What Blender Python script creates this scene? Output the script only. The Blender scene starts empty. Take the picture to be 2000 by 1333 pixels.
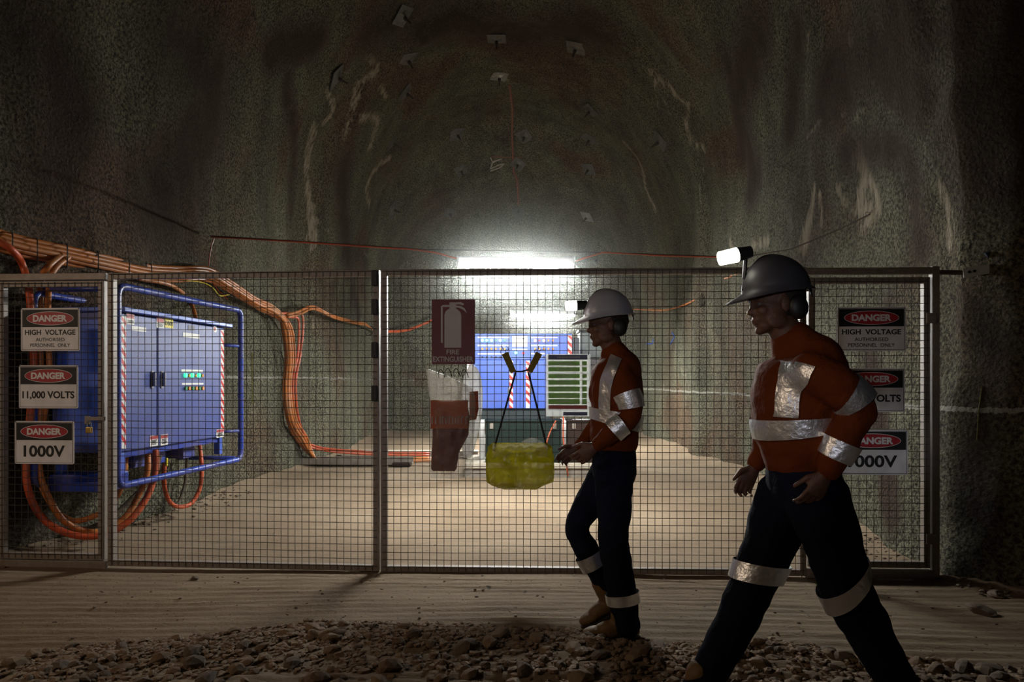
import bpy, bmesh, math, random
from mathutils import Vector, Matrix, Quaternion, noise
from mathutils.bvhtree import BVHTree
from mathutils.kdtree import KDTree

S = bpy.context.scene
COL = S.collection
R = math.radians
PI = math.pi

# ------------------------------------------------------------ camera, world, lights, exposure
F = 1400.0                 # focal length in pixels of the 2000 px wide frame
EYE = 1.34
HOR = 745.0                # horizon row
cam_d = bpy.data.cameras.new('camera')
cam_d.sensor_width = 36.0
cam_d.lens = 36.0 * F / 2000.0
cam_d.shift_y = (HOR - 666.5) / 2000.0
cam_d.clip_start = 0.05
cam = bpy.data.objects.new('camera', cam_d)
COL.objects.link(cam)
cam.location = (0, 0, EYE)
cam.rotation_euler = (R(90), 0, 0)
S.camera = cam

S.view_settings.view_transform = 'Standard'
S.view_settings.look = 'None'
S.view_settings.gamma = 1.0
S.view_settings.use_curve_mapping = False
S.view_settings.exposure = 0.0
S.cycles.max_bounces = 8
S.cycles.diffuse_bounces = 4
S.cycles.transparent_max_bounces = 16
S.cycles.volume_bounces = 0
S.cycles.sample_clamp_indirect = 3.0

W = bpy.data.worlds.new('World')
S.world = W
W.use_nodes = True
W.node_tree.nodes['Background'].inputs[0].default_value = (0.06, 0.05, 0.04, 1)
W.node_tree.nodes['Background'].inputs[1].default_value = 0.04

TUBE_STRENGTH = 690.0       # the fluorescent battens (see tube_light)
LAMP_HAZE = 0.40  # density of the haze added for the battens' glow
HAZE = 0.0022               # dust in the drift air


def lamp(name, kind, loc, power, color, target=None, **kw):
    d = bpy.data.lights.new(name, kind)
    d.energy = power
    d.color = color
    for k, v in kw.items():
        setattr(d, k, v)
    o = bpy.data.objects.new(name, d)
    COL.objects.link(o)
    o.location = loc
    if target is not None:
        o.rotation_euler = (Vector(target) - Vector(loc)).to_track_quat('-Z', 'Y').to_euler()
    return o


# out of view: main drive work light, added front fill, a cap lamp
lamp('drive_light', 'AREA', (-6.0, 0.6, 3.2), 62, (1.0, 0.74, 0.52), (-2.6, 4.0, 0.0), shape='RECTANGLE', size=1.2, size_y=0.2)
vl = lamp('front_fill', 'SPOT', (-0.9, -1.2, 1.62), 68, (0.92, 0.90, 0.98), (-0.9, 5.0, 1.30), spot_size=R(84), spot_blend=0.45, shadow_soft_size=0.08)
vl.scale = (1.0, 0.24, 1.0)      # added front fill: wide beam, flattened to spare the upper walls
lamp('cap_lamp_beam', 'SPOT', (0.75, -0.3, 1.55), 120, (0.9, 0.93, 1.0), (2.46, 4.86, 0.88), spot_size=R(8.5), spot_blend=0.9, shadow_soft_size=0.03)


# ------------------------------------------------------------ small helpers
def P(px, py, d):
    """world point seen at pixel (px, py) at distance d in front of the camera"""
    return Vector(((px - 1000.0) / F * d, d, EYE - (py - HOR) / F * d))


def tag(o, label=None, cat=None, group=None, kind=None):
    if label: o['label'] = label
    if cat: o['category'] = cat
    if group: o['group'] = group
    if kind: o['kind'] = kind
    return o


def thing(name, label, cat, loc=(0, 0, 0), rotz=0.0, group=None):
    o = bpy.data.objects.new(name, None)
    o.empty_display_size = 0.1
    COL.objects.link(o)
    o.location = loc
    o.rotation_euler = (0, 0, rotz)
    return tag(o, label, cat, group)


def obj(name, bm, m, parent=None, smooth=False, world=False):
    """link a bmesh as one mesh object; world=True: the shape is in world space though parented"""
    me = bpy.data.meshes.new(name)
    if smooth:
        for f in bm.faces: f.smooth = True
    bm.to_mesh(me)
    bm.free()
    if m is not None:
        me.materials.append(m)
    o = bpy.data.objects.new(name, me)
    COL.objects.link(o)
    if parent is not None:
        o.parent = parent
        if world:
            root = parent
            M = Matrix.Identity(4)
            chain = []
            while root is not None:
                chain.append(root)
                root = root.parent
            for r in reversed(chain):
                M = M @ r.matrix_parent_inverse @ Matrix.LocRotScale(r.location, r.rotation_euler, r.scale)
            o.matrix_parent_inverse = M.inverted()
    return o


def box(bm, x0, x1, y0, y1, z0, z1, bev=0.0, M=None):
    vs = [bm.verts.new(v) for v in ((x0, y0, z0), (x1, y0, z0), (x1, y1, z0), (x0, y1, z0),
                                    (x0, y0, z1), (x1, y0, z1), (x1, y1, z1), (x0, y1, z1))]
    fs = [bm.faces.new([vs[i] for i in q]) for q in ((0, 3, 2, 1), (4, 5, 6, 7), (0, 1, 5, 4), (1, 2, 6, 5), (2, 3, 7, 6), (3, 0, 4, 7))]
    if bev > 0:
        es = list({e for f in fs for e in f.edges})
        r = bmesh.ops.bevel(bm, geom=es, offset=bev, segments=2, affect='EDGES', profile=0.5)
        vs = list({v for f in r['faces'] for v in f.verts} | {v for v in vs if v.is_valid})
    if M is not None:
        for v in vs: v.co = M @ v.co
    return bm


def B(*a, **k):
    return box(bmesh.new(), *a, **k)


def tube(bm, pts, r, seg=8, cap=True, closed=False):
    """round tube through points; r a number or a list"""
    pts = [Vector(p) for p in pts]
    n = len(pts)
    rings = []
    prev = None
    for i, p in enumerate(pts):
        if closed:
            t = (pts[(i + 1) % n] - pts[i - 1]).normalized()
        else:
            t = (pts[min(i + 1, n - 1)] - pts[max(i - 1, 0)]).normalized()
        if prev is None:
            a = Vector((0, 0, 1)) if abs(t.z) < 0.9 else Vector((1, 0, 0))
            u = t.cross(a).normalized()
        else:
            u = (prev - t * prev.dot(t)).normalized()
        prev = u
        w = t.cross(u)
        rr = r[i] if isinstance(r, (list, tuple)) else r
        rings.append([bm.verts.new(p + (u * math.cos(2 * PI * k / seg) + w * math.sin(2 * PI * k / seg)) * rr) for k in range(seg)])
    m = n if closed else n - 1
    for i in range(m):
        a, b = rings[i], rings[(i + 1) % n]
        for k in range(seg):
            bm.faces.new((a[k], a[(k + 1) % seg], b[(k + 1) % seg], b[k]))
    if cap and not closed:
        bm.faces.new(rings[0][::-1])
        bm.faces.new(rings[-1])
    return bm


def spline(pts, n=8):
    """Catmull-Rom through points"""
    pts = [Vector(p) for p in pts]
    out = []
    for i in range(len(pts) - 1):
        p0 = pts[max(i - 1, 0)]; p1 = pts[i]; p2 = pts[i + 1]; p3 = pts[min(i + 2, len(pts) - 1)]
        for k in range(n):
            t = k / n
            out.append(0.5 * ((2 * p1) + (p2 - p0) * t + (2 * p0 - 5 * p1 + 4 * p2 - p3) * t * t + (3 * p1 - p0 - 3 * p2 + p3) * t ** 3))
    out.append(pts[-1])
    return out


def disc(bm, c, r, y0, y1, seg=14, ry=None):
    """short cylinder along Y (front at y0), centre (x, z)"""
    ry = ry or r
    a = [bm.verts.new((c[0] + r * math.cos(2 * PI * k / seg), y0, c[1] + ry * math.sin(2 * PI * k / seg))) for k in range(seg)]
    b = [bm.verts.new((v.co.x, y1, v.co.z)) for v in a]
    bm.faces.new(a)
    bm.faces.new(b[::-1])
    for k in range(seg):
        bm.faces.new((a[k], b[k], b[(k + 1) % seg], a[(k + 1) % seg]))
    return bm


def poly(bm, pts, y0, y1):
    """extruded outline in the XZ plane"""
    a = [bm.verts.new((x, y0, z)) for x, z in pts]
    b = [bm.verts.new((x, y1, z)) for x, z in pts]
    bm.faces.new(a)
    bm.faces.new(b[::-1])
    n = len(a)
    for k in range(n):
        bm.faces.new((a[k], b[k], b[(k + 1) % n], a[(k + 1) % n]))
    return bm


def rrect(x0, x1, z0, z1, r, n=4):
    out = []
    for cx, cz, a0 in ((x1 - r, z1 - r, 0), (x0 + r, z1 - r, 90), (x0 + r, z0 + r, 180), (x1 - r, z0 + r, 270)):
        for k in range(n + 1):
            a = R(a0 + 90 * k / n)
            out.append((cx + r * math.cos(a), cz + r * math.sin(a)))
    return out


def text(s, m, parent, cx, cz, w, h, y, name='lettering', bold=0.0, spacing=1.0):
    cu = bpy.data.curves.new('text_curve', 'FONT')
    cu.body = s
    cu.offset = bold
    cu.extrude = 0.0
    cu.space_character = spacing
    cu.resolution_u = 4
    t = bpy.data.objects.new('text_tmp', cu)
    COL.objects.link(t)
    me = bpy.data.meshes.new_from_object(t.evaluated_get(bpy.context.evaluated_depsgraph_get()))
    bpy.data.objects.remove(t)
    xs = [v.co.x for v in me.vertices]; ys = [v.co.y for v in me.vertices]
    x0, x1, y0, y1 = min(xs), max(xs), min(ys), max(ys)
    for v in me.vertices:
        v.co = ((v.co.x - (x0 + x1) / 2) / (x1 - x0) * w + cx, y, (v.co.y - (y0 + y1) / 2) / (y1 - y0) * h + cz)
    me.name = name
    me.materials.clear()
    me.materials.append(m)
    o = bpy.data.objects.new(name, me)
    COL.objects.link(o)
    o.parent = parent
    return o


# ------------------------------------------------------------ materials (all node based)
def mat(name, col, rough=0.6, metal=0.0, var=0.18, scale=12.0, bump=0.0, bscale=60.0, emit=None, estr=0.0, spec=0.5, dirt=None, dirt_amt=0.5, dirt_scale=3.0):
    m = bpy.data.materials.new(name)
    m.use_nodes = True
    nt = m.node_tree
    b = nt.nodes['Principled BSDF']
    b.inputs['Roughness'].default_value = rough
    b.inputs['Metallic'].default_value = metal
    b.inputs['Specular IOR Level'].default_value = spec
    tc = nt.nodes.new('ShaderNodeTexCoord')
    n = nt.nodes.new('ShaderNodeTexNoise')
    n.inputs['Scale'].default_value = scale
    n.inputs['Detail'].default_value = 5
    nt.links.new(tc.outputs['Object'], n.inputs['Vector'])
    rp = nt.nodes.new('ShaderNodeValToRGB')
    c = Vector(col[:3])
    rp.color_ramp.elements[0].position = 0.3
    rp.color_ramp.elements[1].position = 0.7
    rp.color_ramp.elements[0].color = (*(c * (1 - var)), 1)
    rp.color_ramp.elements[1].color = (*[min(1.0, x * (1 + var)) for x in c], 1)
    nt.links.new(n.outputs['Fac'], rp.inputs['Fac'])
    out = rp.outputs['Color']
    if dirt:
        n2 = nt.nodes.new('ShaderNodeTexNoise')
        n2.inputs['Scale'].default_value = dirt_scale
        n2.inputs['Detail'].default_value = 8
        nt.links.new(tc.outputs['Object'], n2.inputs['Vector'])
        r2 = nt.nodes.new('ShaderNodeValToRGB')
        r2.color_ramp.elements[0].position = 0.45
        r2.color_ramp.elements[1].position = 0.75
        r2.color_ramp.elements[0].color = (0, 0, 0, 1)
        r2.color_ramp.elements[1].color = (dirt_amt,) * 3 + (1,)
        nt.links.new(n2.outputs['Fac'], r2.inputs['Fac'])
        mx = nt.nodes.new('ShaderNodeMix'); mx.data_type = 'RGBA'
        nt.links.new(r2.outputs['Color'], mx.inputs[0])
        nt.links.new(out, mx.inputs[6])
        mx.inputs[7].default_value = (*dirt, 1)
        out = mx.outputs[2]
    nt.links.new(out, b.inputs['Base Color'])
    if bump:
        nb = nt.nodes.new('ShaderNodeTexNoise')
        nb.inputs['Scale'].default_value = bscale
        nb.inputs['Detail'].default_value = 4
        nt.links.new(tc.outputs['Object'], nb.inputs['Vector'])
        bp = nt.nodes.new('ShaderNodeBump')
        bp.inputs['Strength'].default_value = bump
        bp.inputs['Distance'].default_value = 0.01
        nt.links.new(nb.outputs['Fac'], bp.inputs['Height'])
        nt.links.new(bp.outputs['Normal'], b.inputs['Normal'])
    if emit:
        b.inputs['Emission Color'].default_value = (*emit, 1)
        b.inputs['Emission Strength'].default_value = estr
    return m


DUST = (0.20, 0.15, 0.10)
M_STEEL = mat('galvanised_steel', (0.24, 0.205, 0.18), 0.5, 0.1, 0.15, 30, 0.1, 80, dirt=DUST, dirt_amt=0.6, dirt_scale=6)
M_WIRE = mat('mesh_wire_steel', (0.07, 0.058, 0.048), 0.6, 0.1, 0.2, 40)
M_BLUE = mat('blue_paint', (0.06, 0.13, 0.56), 0.38, 0, 0.08, 4, 0.05, 40, dirt=(0.16, 0.15, 0.2), dirt_amt=0.25, dirt_scale=3)
M_BLUE1 = mat('blue_paint_dusty', (0.045, 0.070, 0.27), 0.45, 0, 0.08, 4, 0.05, 40, dirt=(0.16, 0.15, 0.2), dirt_amt=0.3, dirt_scale=3)
M_BLUEPIPE = mat('blue_pipe_paint', (0.02, 0.05, 0.32), 0.35, 0, 0.15, 8, dirt=DUST, dirt_amt=0.5, dirt_scale=5)
M_BLACK = mat('black_plastic', (0.012, 0.012, 0.012), 0.5)
M_BLACKP = mat('black_print', (0.008, 0.008, 0.009), 0.6, var=0.1)
M_WHITE = mat('white_enamel', (0.74, 0.72, 0.72), 0.45, 0, 0.06, 6, dirt=(0.35, 0.33, 0.30), dirt_amt=0.35, dirt_scale=9)
M_RED = mat('red_print', (0.36, 0.02, 0.03), 0.5, 0, 0.08)
M_FIRERED = mat('sign_red', (0.15, 0.025, 0.032), 0.5, 0, 0.08, dirt=(0.13, 0.07, 0.07), dirt_amt=0.3)
M_SIGNGREY = mat('sign_white_faded', (0.50, 0.47, 0.47), 0.5, 0, 0.06, dirt=(0.3, 0.28, 0.27), dirt_amt=0.3)
M_TAPER = mat('tape_red', (0.62, 0.04, 0.03), 0.4, 0, 0.08)
M_TAPEW = mat('tape_white', (0.78, 0.76, 0.74), 0.4, 0, 0.05)
M_YEL = mat('yellow_label', (0.75, 0.62, 0.03), 0.5, 0, 0.06)
M_BRASS = mat('brass', (0.55, 0.36, 0.10), 0.35, 0.9, 0.2)
M_CHROME = mat('handle_metal', (0.35, 0.35, 0.36), 0.3, 0.8, 0.1)
M_LABEL = mat('label_white', (0.75, 0.75, 0.73), 0.5, 0, 0.04)
M_CABLE = mat('orange_cable', (0.48, 0.145, 0.025), 0.42, 0, 0.15, 8, dirt=(0.28, 0.17, 0.10), dirt_amt=0.6, dirt_scale=4)
M_CABLE2 = mat('red_orange_cable', (0.50, 0.075, 0.02), 0.42, 0, 0.15, 8, dirt=(0.26, 0.15, 0.10), dirt_amt=0.5, dirt_scale=5)
M_CABLEG = mat('dusty_dark_cable', (0.10, 0.075, 0.05), 0.7, 0, 0.25, 8)
M_GREENL = mat('lit_green_lamp', (0.1, 0.8, 0.4), 0.3, emit=(0.03, 1.0, 0.30), estr=2.5)
M_GREENP = mat('lit_pale_green_lamp', (0.3, 0.8, 0.6), 0.3, emit=(0.25, 1.0, 0.75), estr=5)
M_PINKL = mat('lit_pink_lamp', (0.9, 0.4, 0.4), 0.3, emit=(1.0, 0.42, 0.42), estr=3)
M_GREENO = mat('green_button', (0.04, 0.28, 0.07), 0.35)
M_ORNG = mat('orange_button', (0.75, 0.28, 0.03), 0.35)
M_REDB = mat('red_button', (0.6, 0.03, 0.03), 0.35)
M_DKGREEN = mat('dark_green_paint', (0.004, 0.012, 0.010), 0.6, 0, 0.2, 5, spec=0.2)
M_DKBROWN = mat('dark_brown_paint', (0.022, 0.010, 0.007), 0.6, 0, 0.2, 5, spec=0.2)
M_CONC = mat('pale_concrete', (0.42, 0.37, 0.30), 0.8, 0, 0.15, 10, 0.4, 60)
M_TIMBER = mat('dusty_steel_channel', (0.20, 0.17, 0.14), 0.7, 0.2, 0.2, 10)
M_WEB = mat('olive_webbing', (0.22, 0.17, 0.025), 0.8, 0, 0.2, 90, 0.4, 300)
M_STRAP = mat('black_strap', (0.015, 0.015, 0.017), 0.8, 0, 0.2, 90)
M_NAVY = mat('navy_drill_cloth', (0.006, 0.008, 0.020), 0.9, 0, 0.3, 14, 0.5, 50, spec=0.15)
M_SHIRT = mat('orange_hi_vis_cloth', (0.135, 0.027, 0.003), 0.85, 0, 0.15, 10, 0.6, 40, spec=0.2)
M_SHIRTN = mat('navy_yoke_cloth', (0.008, 0.010, 0.028), 0.9, 0, 0.2, 14, 0.4, 50, spec=0.15)
M_TAPEV = mat('retroreflective_tape', (0.92, 0.94, 1.0), 0.40, 0.9, 0.06, 30, 0.5, 45)
M_SKIN = mat('weathered_skin', (0.13, 0.062, 0.038), 0.55, 0, 0.12, 20, 0.2, 120)
M_HAIR = mat('dark_hair', (0.02, 0.014, 0.010), 0.8)
M_BOOT = mat('tan_boot_leather', (0.16, 0.09, 0.03), 0.65, 0, 0.2, 12, 0.3, 60)
M_SOLE = mat('boot_sole', (0.02, 0.017, 0.014), 0.8)
M_HELMW = mat('white_helmet_shell', (0.34, 0.34, 0.38), 0.35, 0, 0.06, dirt=(0.25, 0.22, 0.2), dirt_amt=0.4)
M_HELMG = mat('grey_helmet_shell', (0.05, 0.05, 0.06), 0.5, 0, 0.1, dirt=(0.1, 0.09, 0.08), dirt_amt=0.4)
M_CAPL = mat('lit_cap_lamp', (1, 1, 0.9), 0.2, emit=(1.0, 0.97, 0.80), estr=9)
M_CAPL1 = mat('lit_cap_lamp_warm', (1, 1, 0.9), 0.2, emit=(1.0, 0.90, 0.80), estr=7)
M_TUBE = mat('fluorescent_diffuser', (0.9, 0.9, 0.9), 0.4, emit=(0.98, 1.0, 0.95), estr=TUBE_STRENGTH)
M_TUBE2 = mat('fluorescent_diffuser_far', (0.9, 0.9, 0.9), 0.4, emit=(0.98, 1.0, 0.95), estr=TUBE_STRENGTH * 1.8)
M_PLATE = mat('bolt_plate_steel', (0.11, 0.105, 0.095), 0.6, 0.3, 0.3, 20)
M_PLATEL = mat('bare_bolt_plate_steel', (0.30, 0.30, 0.28), 0.5, 0.4, 0.3, 20)
M_CHALK = mat('survey_paint_white', (0.42, 0.38, 0.33), 0.9, 0, 0.3, 30)
M_CHALKR = mat('survey_paint_red', (0.24, 0.10, 0.07), 0.9, 0, 0.3, 30)
M_ROCK = [mat('crushed_rock_%s' % n, c, 0.9, 0, 0.25, 25, 0.5, 90) for n, c in
          (('brown', (0.20, 0.135, 0.085)), ('grey', (0.15, 0.11, 0.08)), ('tan', (0.25, 0.175, 0.11)))]


def plastic(name, col, alpha, rough=0.25, bump=0.6):
    m = bpy.data.materials.new(name)
    m.use_nodes = True
    nt = m.node_tree
    b = nt.nodes['Principled BSDF']
    b.inputs['Roughness'].default_value = rough
    tc = nt.nodes.new('ShaderNodeTexCoord')
    n = nt.nodes.new('ShaderNodeTexNoise')
    n.inputs['Scale'].default_value = 9
    n.inputs['Detail'].default_value = 6
    n.inputs['Distortion'].default_value = 1.5
    nt.links.new(tc.outputs['Object'], n.inputs['Vector'])
    rp = nt.nodes.new('ShaderNodeValToRGB')
    rp.color_ramp.elements[0].position = 0.35
    rp.color_ramp.elements[1].position = 0.7
    rp.color_ramp.elements[0].color = (alpha * 0.7,) * 3 + (1,)
    rp.color_ramp.elements[1].color = (min(1, alpha * 1.4),) * 3 + (1,)
    nt.links.new(n.outputs['Fac'], rp.inputs['Fac'])
    nt.links.new(rp.outputs['Color'], b.inputs['Alpha'])
    b.inputs['Base Color'].default_value = (*col, 1)
    tr = nt.nodes.new('ShaderNodeBsdfTranslucent')
    tr.inputs['Color'].default_value = (*col, 1)
    bp = nt.nodes.new('ShaderNodeBump')
    bp.inputs['Strength'].default_value = bump
    bp.inputs['Distance'].default_value = 0.02
    nt.links.new(n.outputs['Fac'], bp.inputs['Height'])
    nt.links.new(bp.outputs['Normal'], b.inputs['Normal'])
    tp = nt.nodes.new('ShaderNodeBsdfTransparent')
    mt = nt.nodes.new('ShaderNodeMixShader')
    nt.links.new(rp.outputs['Color'], mt.inputs['Fac'])
    nt.links.new(tp.outputs[0], mt.inputs[1])
    nt.links.new(tr.outputs[0], mt.inputs[2])
    ms = nt.nodes.new('ShaderNodeMixShader')
    ms.inputs['Fac'].default_value = 0.45
    nt.links.new(b.outputs[0], ms.inputs[1])
    nt.links.new(mt.outputs[0], ms.inputs[2])
    nt.links.new(ms.outputs[0], nt.nodes['Material Output'].inputs['Surface'])
    return m


M_BAG = plastic('cloudy_plastic_film', (0.50, 0.46, 0.40), 0.30)
M_BAGW = plastic('white_plastic_film', (0.80, 0.80, 0.78), 0.85)
M_BAGY = plastic('yellow_plastic_film', (0.30, 0.26, 0.004), 0.9, 0.2, 0.2)


def paper(name, col):
    m = mat(name, col, 0.5, 0, 0.06)
    nt = m.node_tree
    tr = nt.nodes.new('ShaderNodeBsdfTranslucent'); tr.inputs['Color'].default_value = (*[min(1, c * 1.9) for c in col], 1)
    ms = nt.nodes.new('ShaderNodeMixShader'); ms.inputs['Fac'].default_value = 0.5
    nt.links.new(nt.nodes['Principled BSDF'].outputs[0], ms.inputs[1]); nt.links.new(tr.outputs[0], ms.inputs[2])
    nt.links.new(ms.outputs[0], nt.nodes['Material Output'].inputs['Surface'])
    return m


M_LAMI = plastic('laminate_film', (0.7, 0.7, 0.7), 0.12, 0.12)


def N(nt, t, **kw):
    n = nt.nodes.new(t)
    for k, v in kw.items():
        if k.startswith('i_'):
            n.inputs[k[2:].replace('_', ' ')].default_value = v
        else:
            setattr(n, k, v)
    return n


def shotcrete():
    """sprayed concrete: coarse pitted lumps, stains, painted shade, survey line"""
    m = bpy.data.materials.new('shotcrete')
    m.use_nodes = True
    nt = m.node_tree
    L = nt.links.new
    b = nt.nodes['Principled BSDF']
    b.inputs['Roughness'].default_value = 0.88
    b.inputs['Specular IOR Level'].default_value = 0.25
    tc = N(nt, 'ShaderNodeTexCoord')
    big = N(nt, 'ShaderNodeTexNoise', i_Scale=0.55, i_Detail=6.0, i_Distortion=0.6)
    L(tc.outputs['Object'], big.inputs['Vector'])
    base = N(nt, 'ShaderNodeValToRGB')
    e = base.color_ramp.elements
    e[0].position = 0.35; e[0].color = (0.140, 0.094, 0.058, 1)
    e[1].position = 0.60; e[1].color = (0.158, 0.155, 0.106, 1)
    e2 = base.color_ramp.elements.new(0.48); e2.color = (0.152, 0.137, 0.090, 1)
    L(big.outputs['Fac'], base.inputs['Fac'])
    # vertical run marks
    mp = N(nt, 'ShaderNodeMapping'); mp.inputs['Scale'].default_value = (1.6, 1.6, 0.28)
    L(tc.outputs['Object'], mp.inputs['Vector'])
    run = N(nt, 'ShaderNodeTexNoise', i_Scale=1.4, i_Detail=8.0, i_Roughness=0.62)
    L(mp.outputs[0], run.inputs['Vector'])
    rr = N(nt, 'ShaderNodeMapRange'); rr.inputs['From Min'].default_value = 0.3; rr.inputs['From Max'].default_value = 0.7
    rr.inputs['To Min'].default_value = 0.62; rr.inputs['To Max'].default_value = 1.3
    L(run.outputs['Fac'], rr.inputs['Value'])
    m1 = N(nt, 'ShaderNodeMix', data_type='RGBA', blend_type='MULTIPLY'); m1.inputs[0].default_value = 1
    L(base.outputs['Color'], m1.inputs[6]); L(rr.outputs[0], m1.inputs[7])
    # fine aggregate and pits
    vo = N(nt, 'ShaderNodeTexVoronoi', i_Scale=34.0)
    nd = N(nt, 'ShaderNodeTexNoise', i_Scale=26.0, i_Detail=4.0)
    L(tc.outputs['Object'], nd.inputs['Vector'])
    vadd = N(nt, 'ShaderNodeVectorMath', operation='MULTIPLY_ADD')
    vadd.inputs[1].default_value = (0.05, 0.05, 0.05)
    L(nd.outputs['Color'], vadd.inputs[0]); L(tc.outputs['Object'], vadd.inputs[2])
    L(vadd.outputs[0], vo.inputs['Vector'])
    fine = N(nt, 'ShaderNodeTexNoise', i_Scale=38.0, i_Detail=5.0, i_Roughness=0.7)
    L(tc.outputs['Object'], fine.inputs['Vector'])
    fr = N(nt, 'ShaderNodeMapRange'); fr.inputs['From Min'].default_value = 0.40; fr.inputs['From Max'].default_value = 0.60
    fr.inputs['To Min'].default_value = 0.22; fr.inputs['To Max'].default_value = 1.6
    L(fine.outputs['Fac'], fr.inputs['Value'])
    m2 = N(nt, 'ShaderNodeMix', data_type='RGBA', blend_type='MULTIPLY'); m2.inputs[0].default_value = 1
    L(m1.outputs[2], m2.inputs[6]); L(fr.outputs[0], m2.inputs[7])
    # lime efflorescence where the 'stain' attribute says so, broken by noise
    at = N(nt, 'ShaderNodeAttribute', attribute_name='stain')
    sn = N(nt, 'ShaderNodeTexNoise', i_Scale=9.0, i_Detail=8.0, i_Roughness=0.65, i_Distortion=0.8)
    L(mp.outputs[0], sn.inputs['Vector'])
    ad = N(nt, 'ShaderNodeMath', operation='ADD'); L(at.outputs['Fac'], ad.inputs[0]); L(sn.outputs['Fac'], ad.inputs[1])
    sr = N(nt, 'ShaderNodeMapRange'); sr.inputs['From Min'].default_value = 0.90; sr.inputs['From Max'].default_value = 1.10
    sr.inputs['To Min'].default_value = 0.0; sr.inputs['To Max'].default_value = 0.85
    L(ad.outputs[0], sr.inputs['Value'])
    m3 = N(nt, 'ShaderNodeMix', data_type='RGBA')
    L(sr.outputs[0], m3.inputs[0]); L(m2.outputs[2], m3.inputs[6]); m3.inputs[7].default_value = (0.50, 0.43, 0.32, 1)
    # rust, dampness and painted shade on the upper and right walls
    at2 = N(nt, 'ShaderNodeAttribute', attribute_name='damp_shade')
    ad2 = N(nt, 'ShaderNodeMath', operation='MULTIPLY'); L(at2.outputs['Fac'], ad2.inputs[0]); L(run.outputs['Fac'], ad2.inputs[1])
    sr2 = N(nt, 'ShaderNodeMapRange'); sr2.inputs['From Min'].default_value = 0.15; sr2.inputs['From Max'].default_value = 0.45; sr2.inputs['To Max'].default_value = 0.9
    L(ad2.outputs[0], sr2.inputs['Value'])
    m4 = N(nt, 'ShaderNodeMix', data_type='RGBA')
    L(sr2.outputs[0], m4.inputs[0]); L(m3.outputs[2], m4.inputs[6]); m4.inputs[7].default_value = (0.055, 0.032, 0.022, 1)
    # chalky survey line round the walls
    sx = N(nt, 'ShaderNodeSeparateXYZ'); L(tc.outputs['Object'], sx.inputs[0])
    sg = N(nt, 'ShaderNodeMath', operation='SIGN'); L(sx.outputs[0], sg.inputs[0])
    hz = N(nt, 'ShaderNodeMath', operation='MULTIPLY_ADD'); hz.inputs[1].default_value = -0.118; hz.inputs[2].default_value = 1.242
    L(sg.outputs[0], hz.inputs[0])
    ln = N(nt, 'ShaderNodeTexNoise', i_Scale=2.2, i_Detail=3.0); L(tc.outputs['Object'], ln.inputs['Vector'])
    wob = N(nt, 'ShaderNodeMath', operation='MULTIPLY_ADD'); wob.inputs[1].default_value = 0.05; L(ln.outputs['Fac'], wob.inputs[0]); L(hz.outputs[0], wob.inputs[2])
    df = N(nt, 'ShaderNodeMath', operation='SUBTRACT'); L(sx.outputs[2], df.inputs[0]); L(wob.outputs[0], df.inputs[1])
    ab = N(nt, 'ShaderNodeMath', operation='ABSOLUTE'); L(df.outputs[0], ab.inputs[0])
    ns = N(nt, 'ShaderNodeMath', operation='MULTIPLY_ADD'); ns.inputs[1].default_value = 0.05; ns.inputs[2].default_value = -0.008
    L(fine.outputs['Fac'], ns.inputs[0])
    lt = N(nt, 'ShaderNodeMath', operation='LESS_THAN'); L(ab.outputs[0], lt.inputs[0]); L(ns.outputs[0], lt.inputs[1])
    xa = N(nt, 'ShaderNodeMath', operation='ABSOLUTE'); L(sx.outputs[0], xa.inputs[0])
    gx = N(nt, 'ShaderNodeMath', operation='GREATER_THAN'); L(xa.outputs[0], gx.inputs[0]); gx.inputs[1].default_value = 2.6
    ml = N(nt, 'ShaderNodeMath', operation='MULTIPLY'); L(lt.outputs[0], ml.inputs[0]); L(gx.outputs[0], ml.inputs[1])
    ml2 = N(nt, 'ShaderNodeMath', operation='MULTIPLY'); L(ml.outputs[0], ml2.inputs[0]); ml2.inputs[1].default_value = 0.7
    m5 = N(nt, 'ShaderNodeMix', data_type='RGBA')
    L(ml2.outputs[0], m5.inputs[0]); L(m4.outputs[2], m5.inputs[6]); m5.inputs[7].default_value = (0.48, 0.46, 0.40, 1)
    L(m5.outputs[2], b.inputs['Base Color'])
    # relief
    h1 = N(nt, 'ShaderNodeMath', operation='MULTIPLY_ADD'); h1.inputs[1].default_value = 0.5
    L(vo.outputs['Distance'], h1.inputs[0]); L(fine.outputs['Fac'], h1.inputs[2])
    bp = N(nt, 'ShaderNodeBump'); bp.inputs['Strength'].default_value = 1.0; bp.inputs['Distance'].default_value = 0.05
    L(h1.outputs[0], bp.inputs['Height'])
    L(bp.outputs['Normal'], b.inputs['Normal'])
    return m


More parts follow.
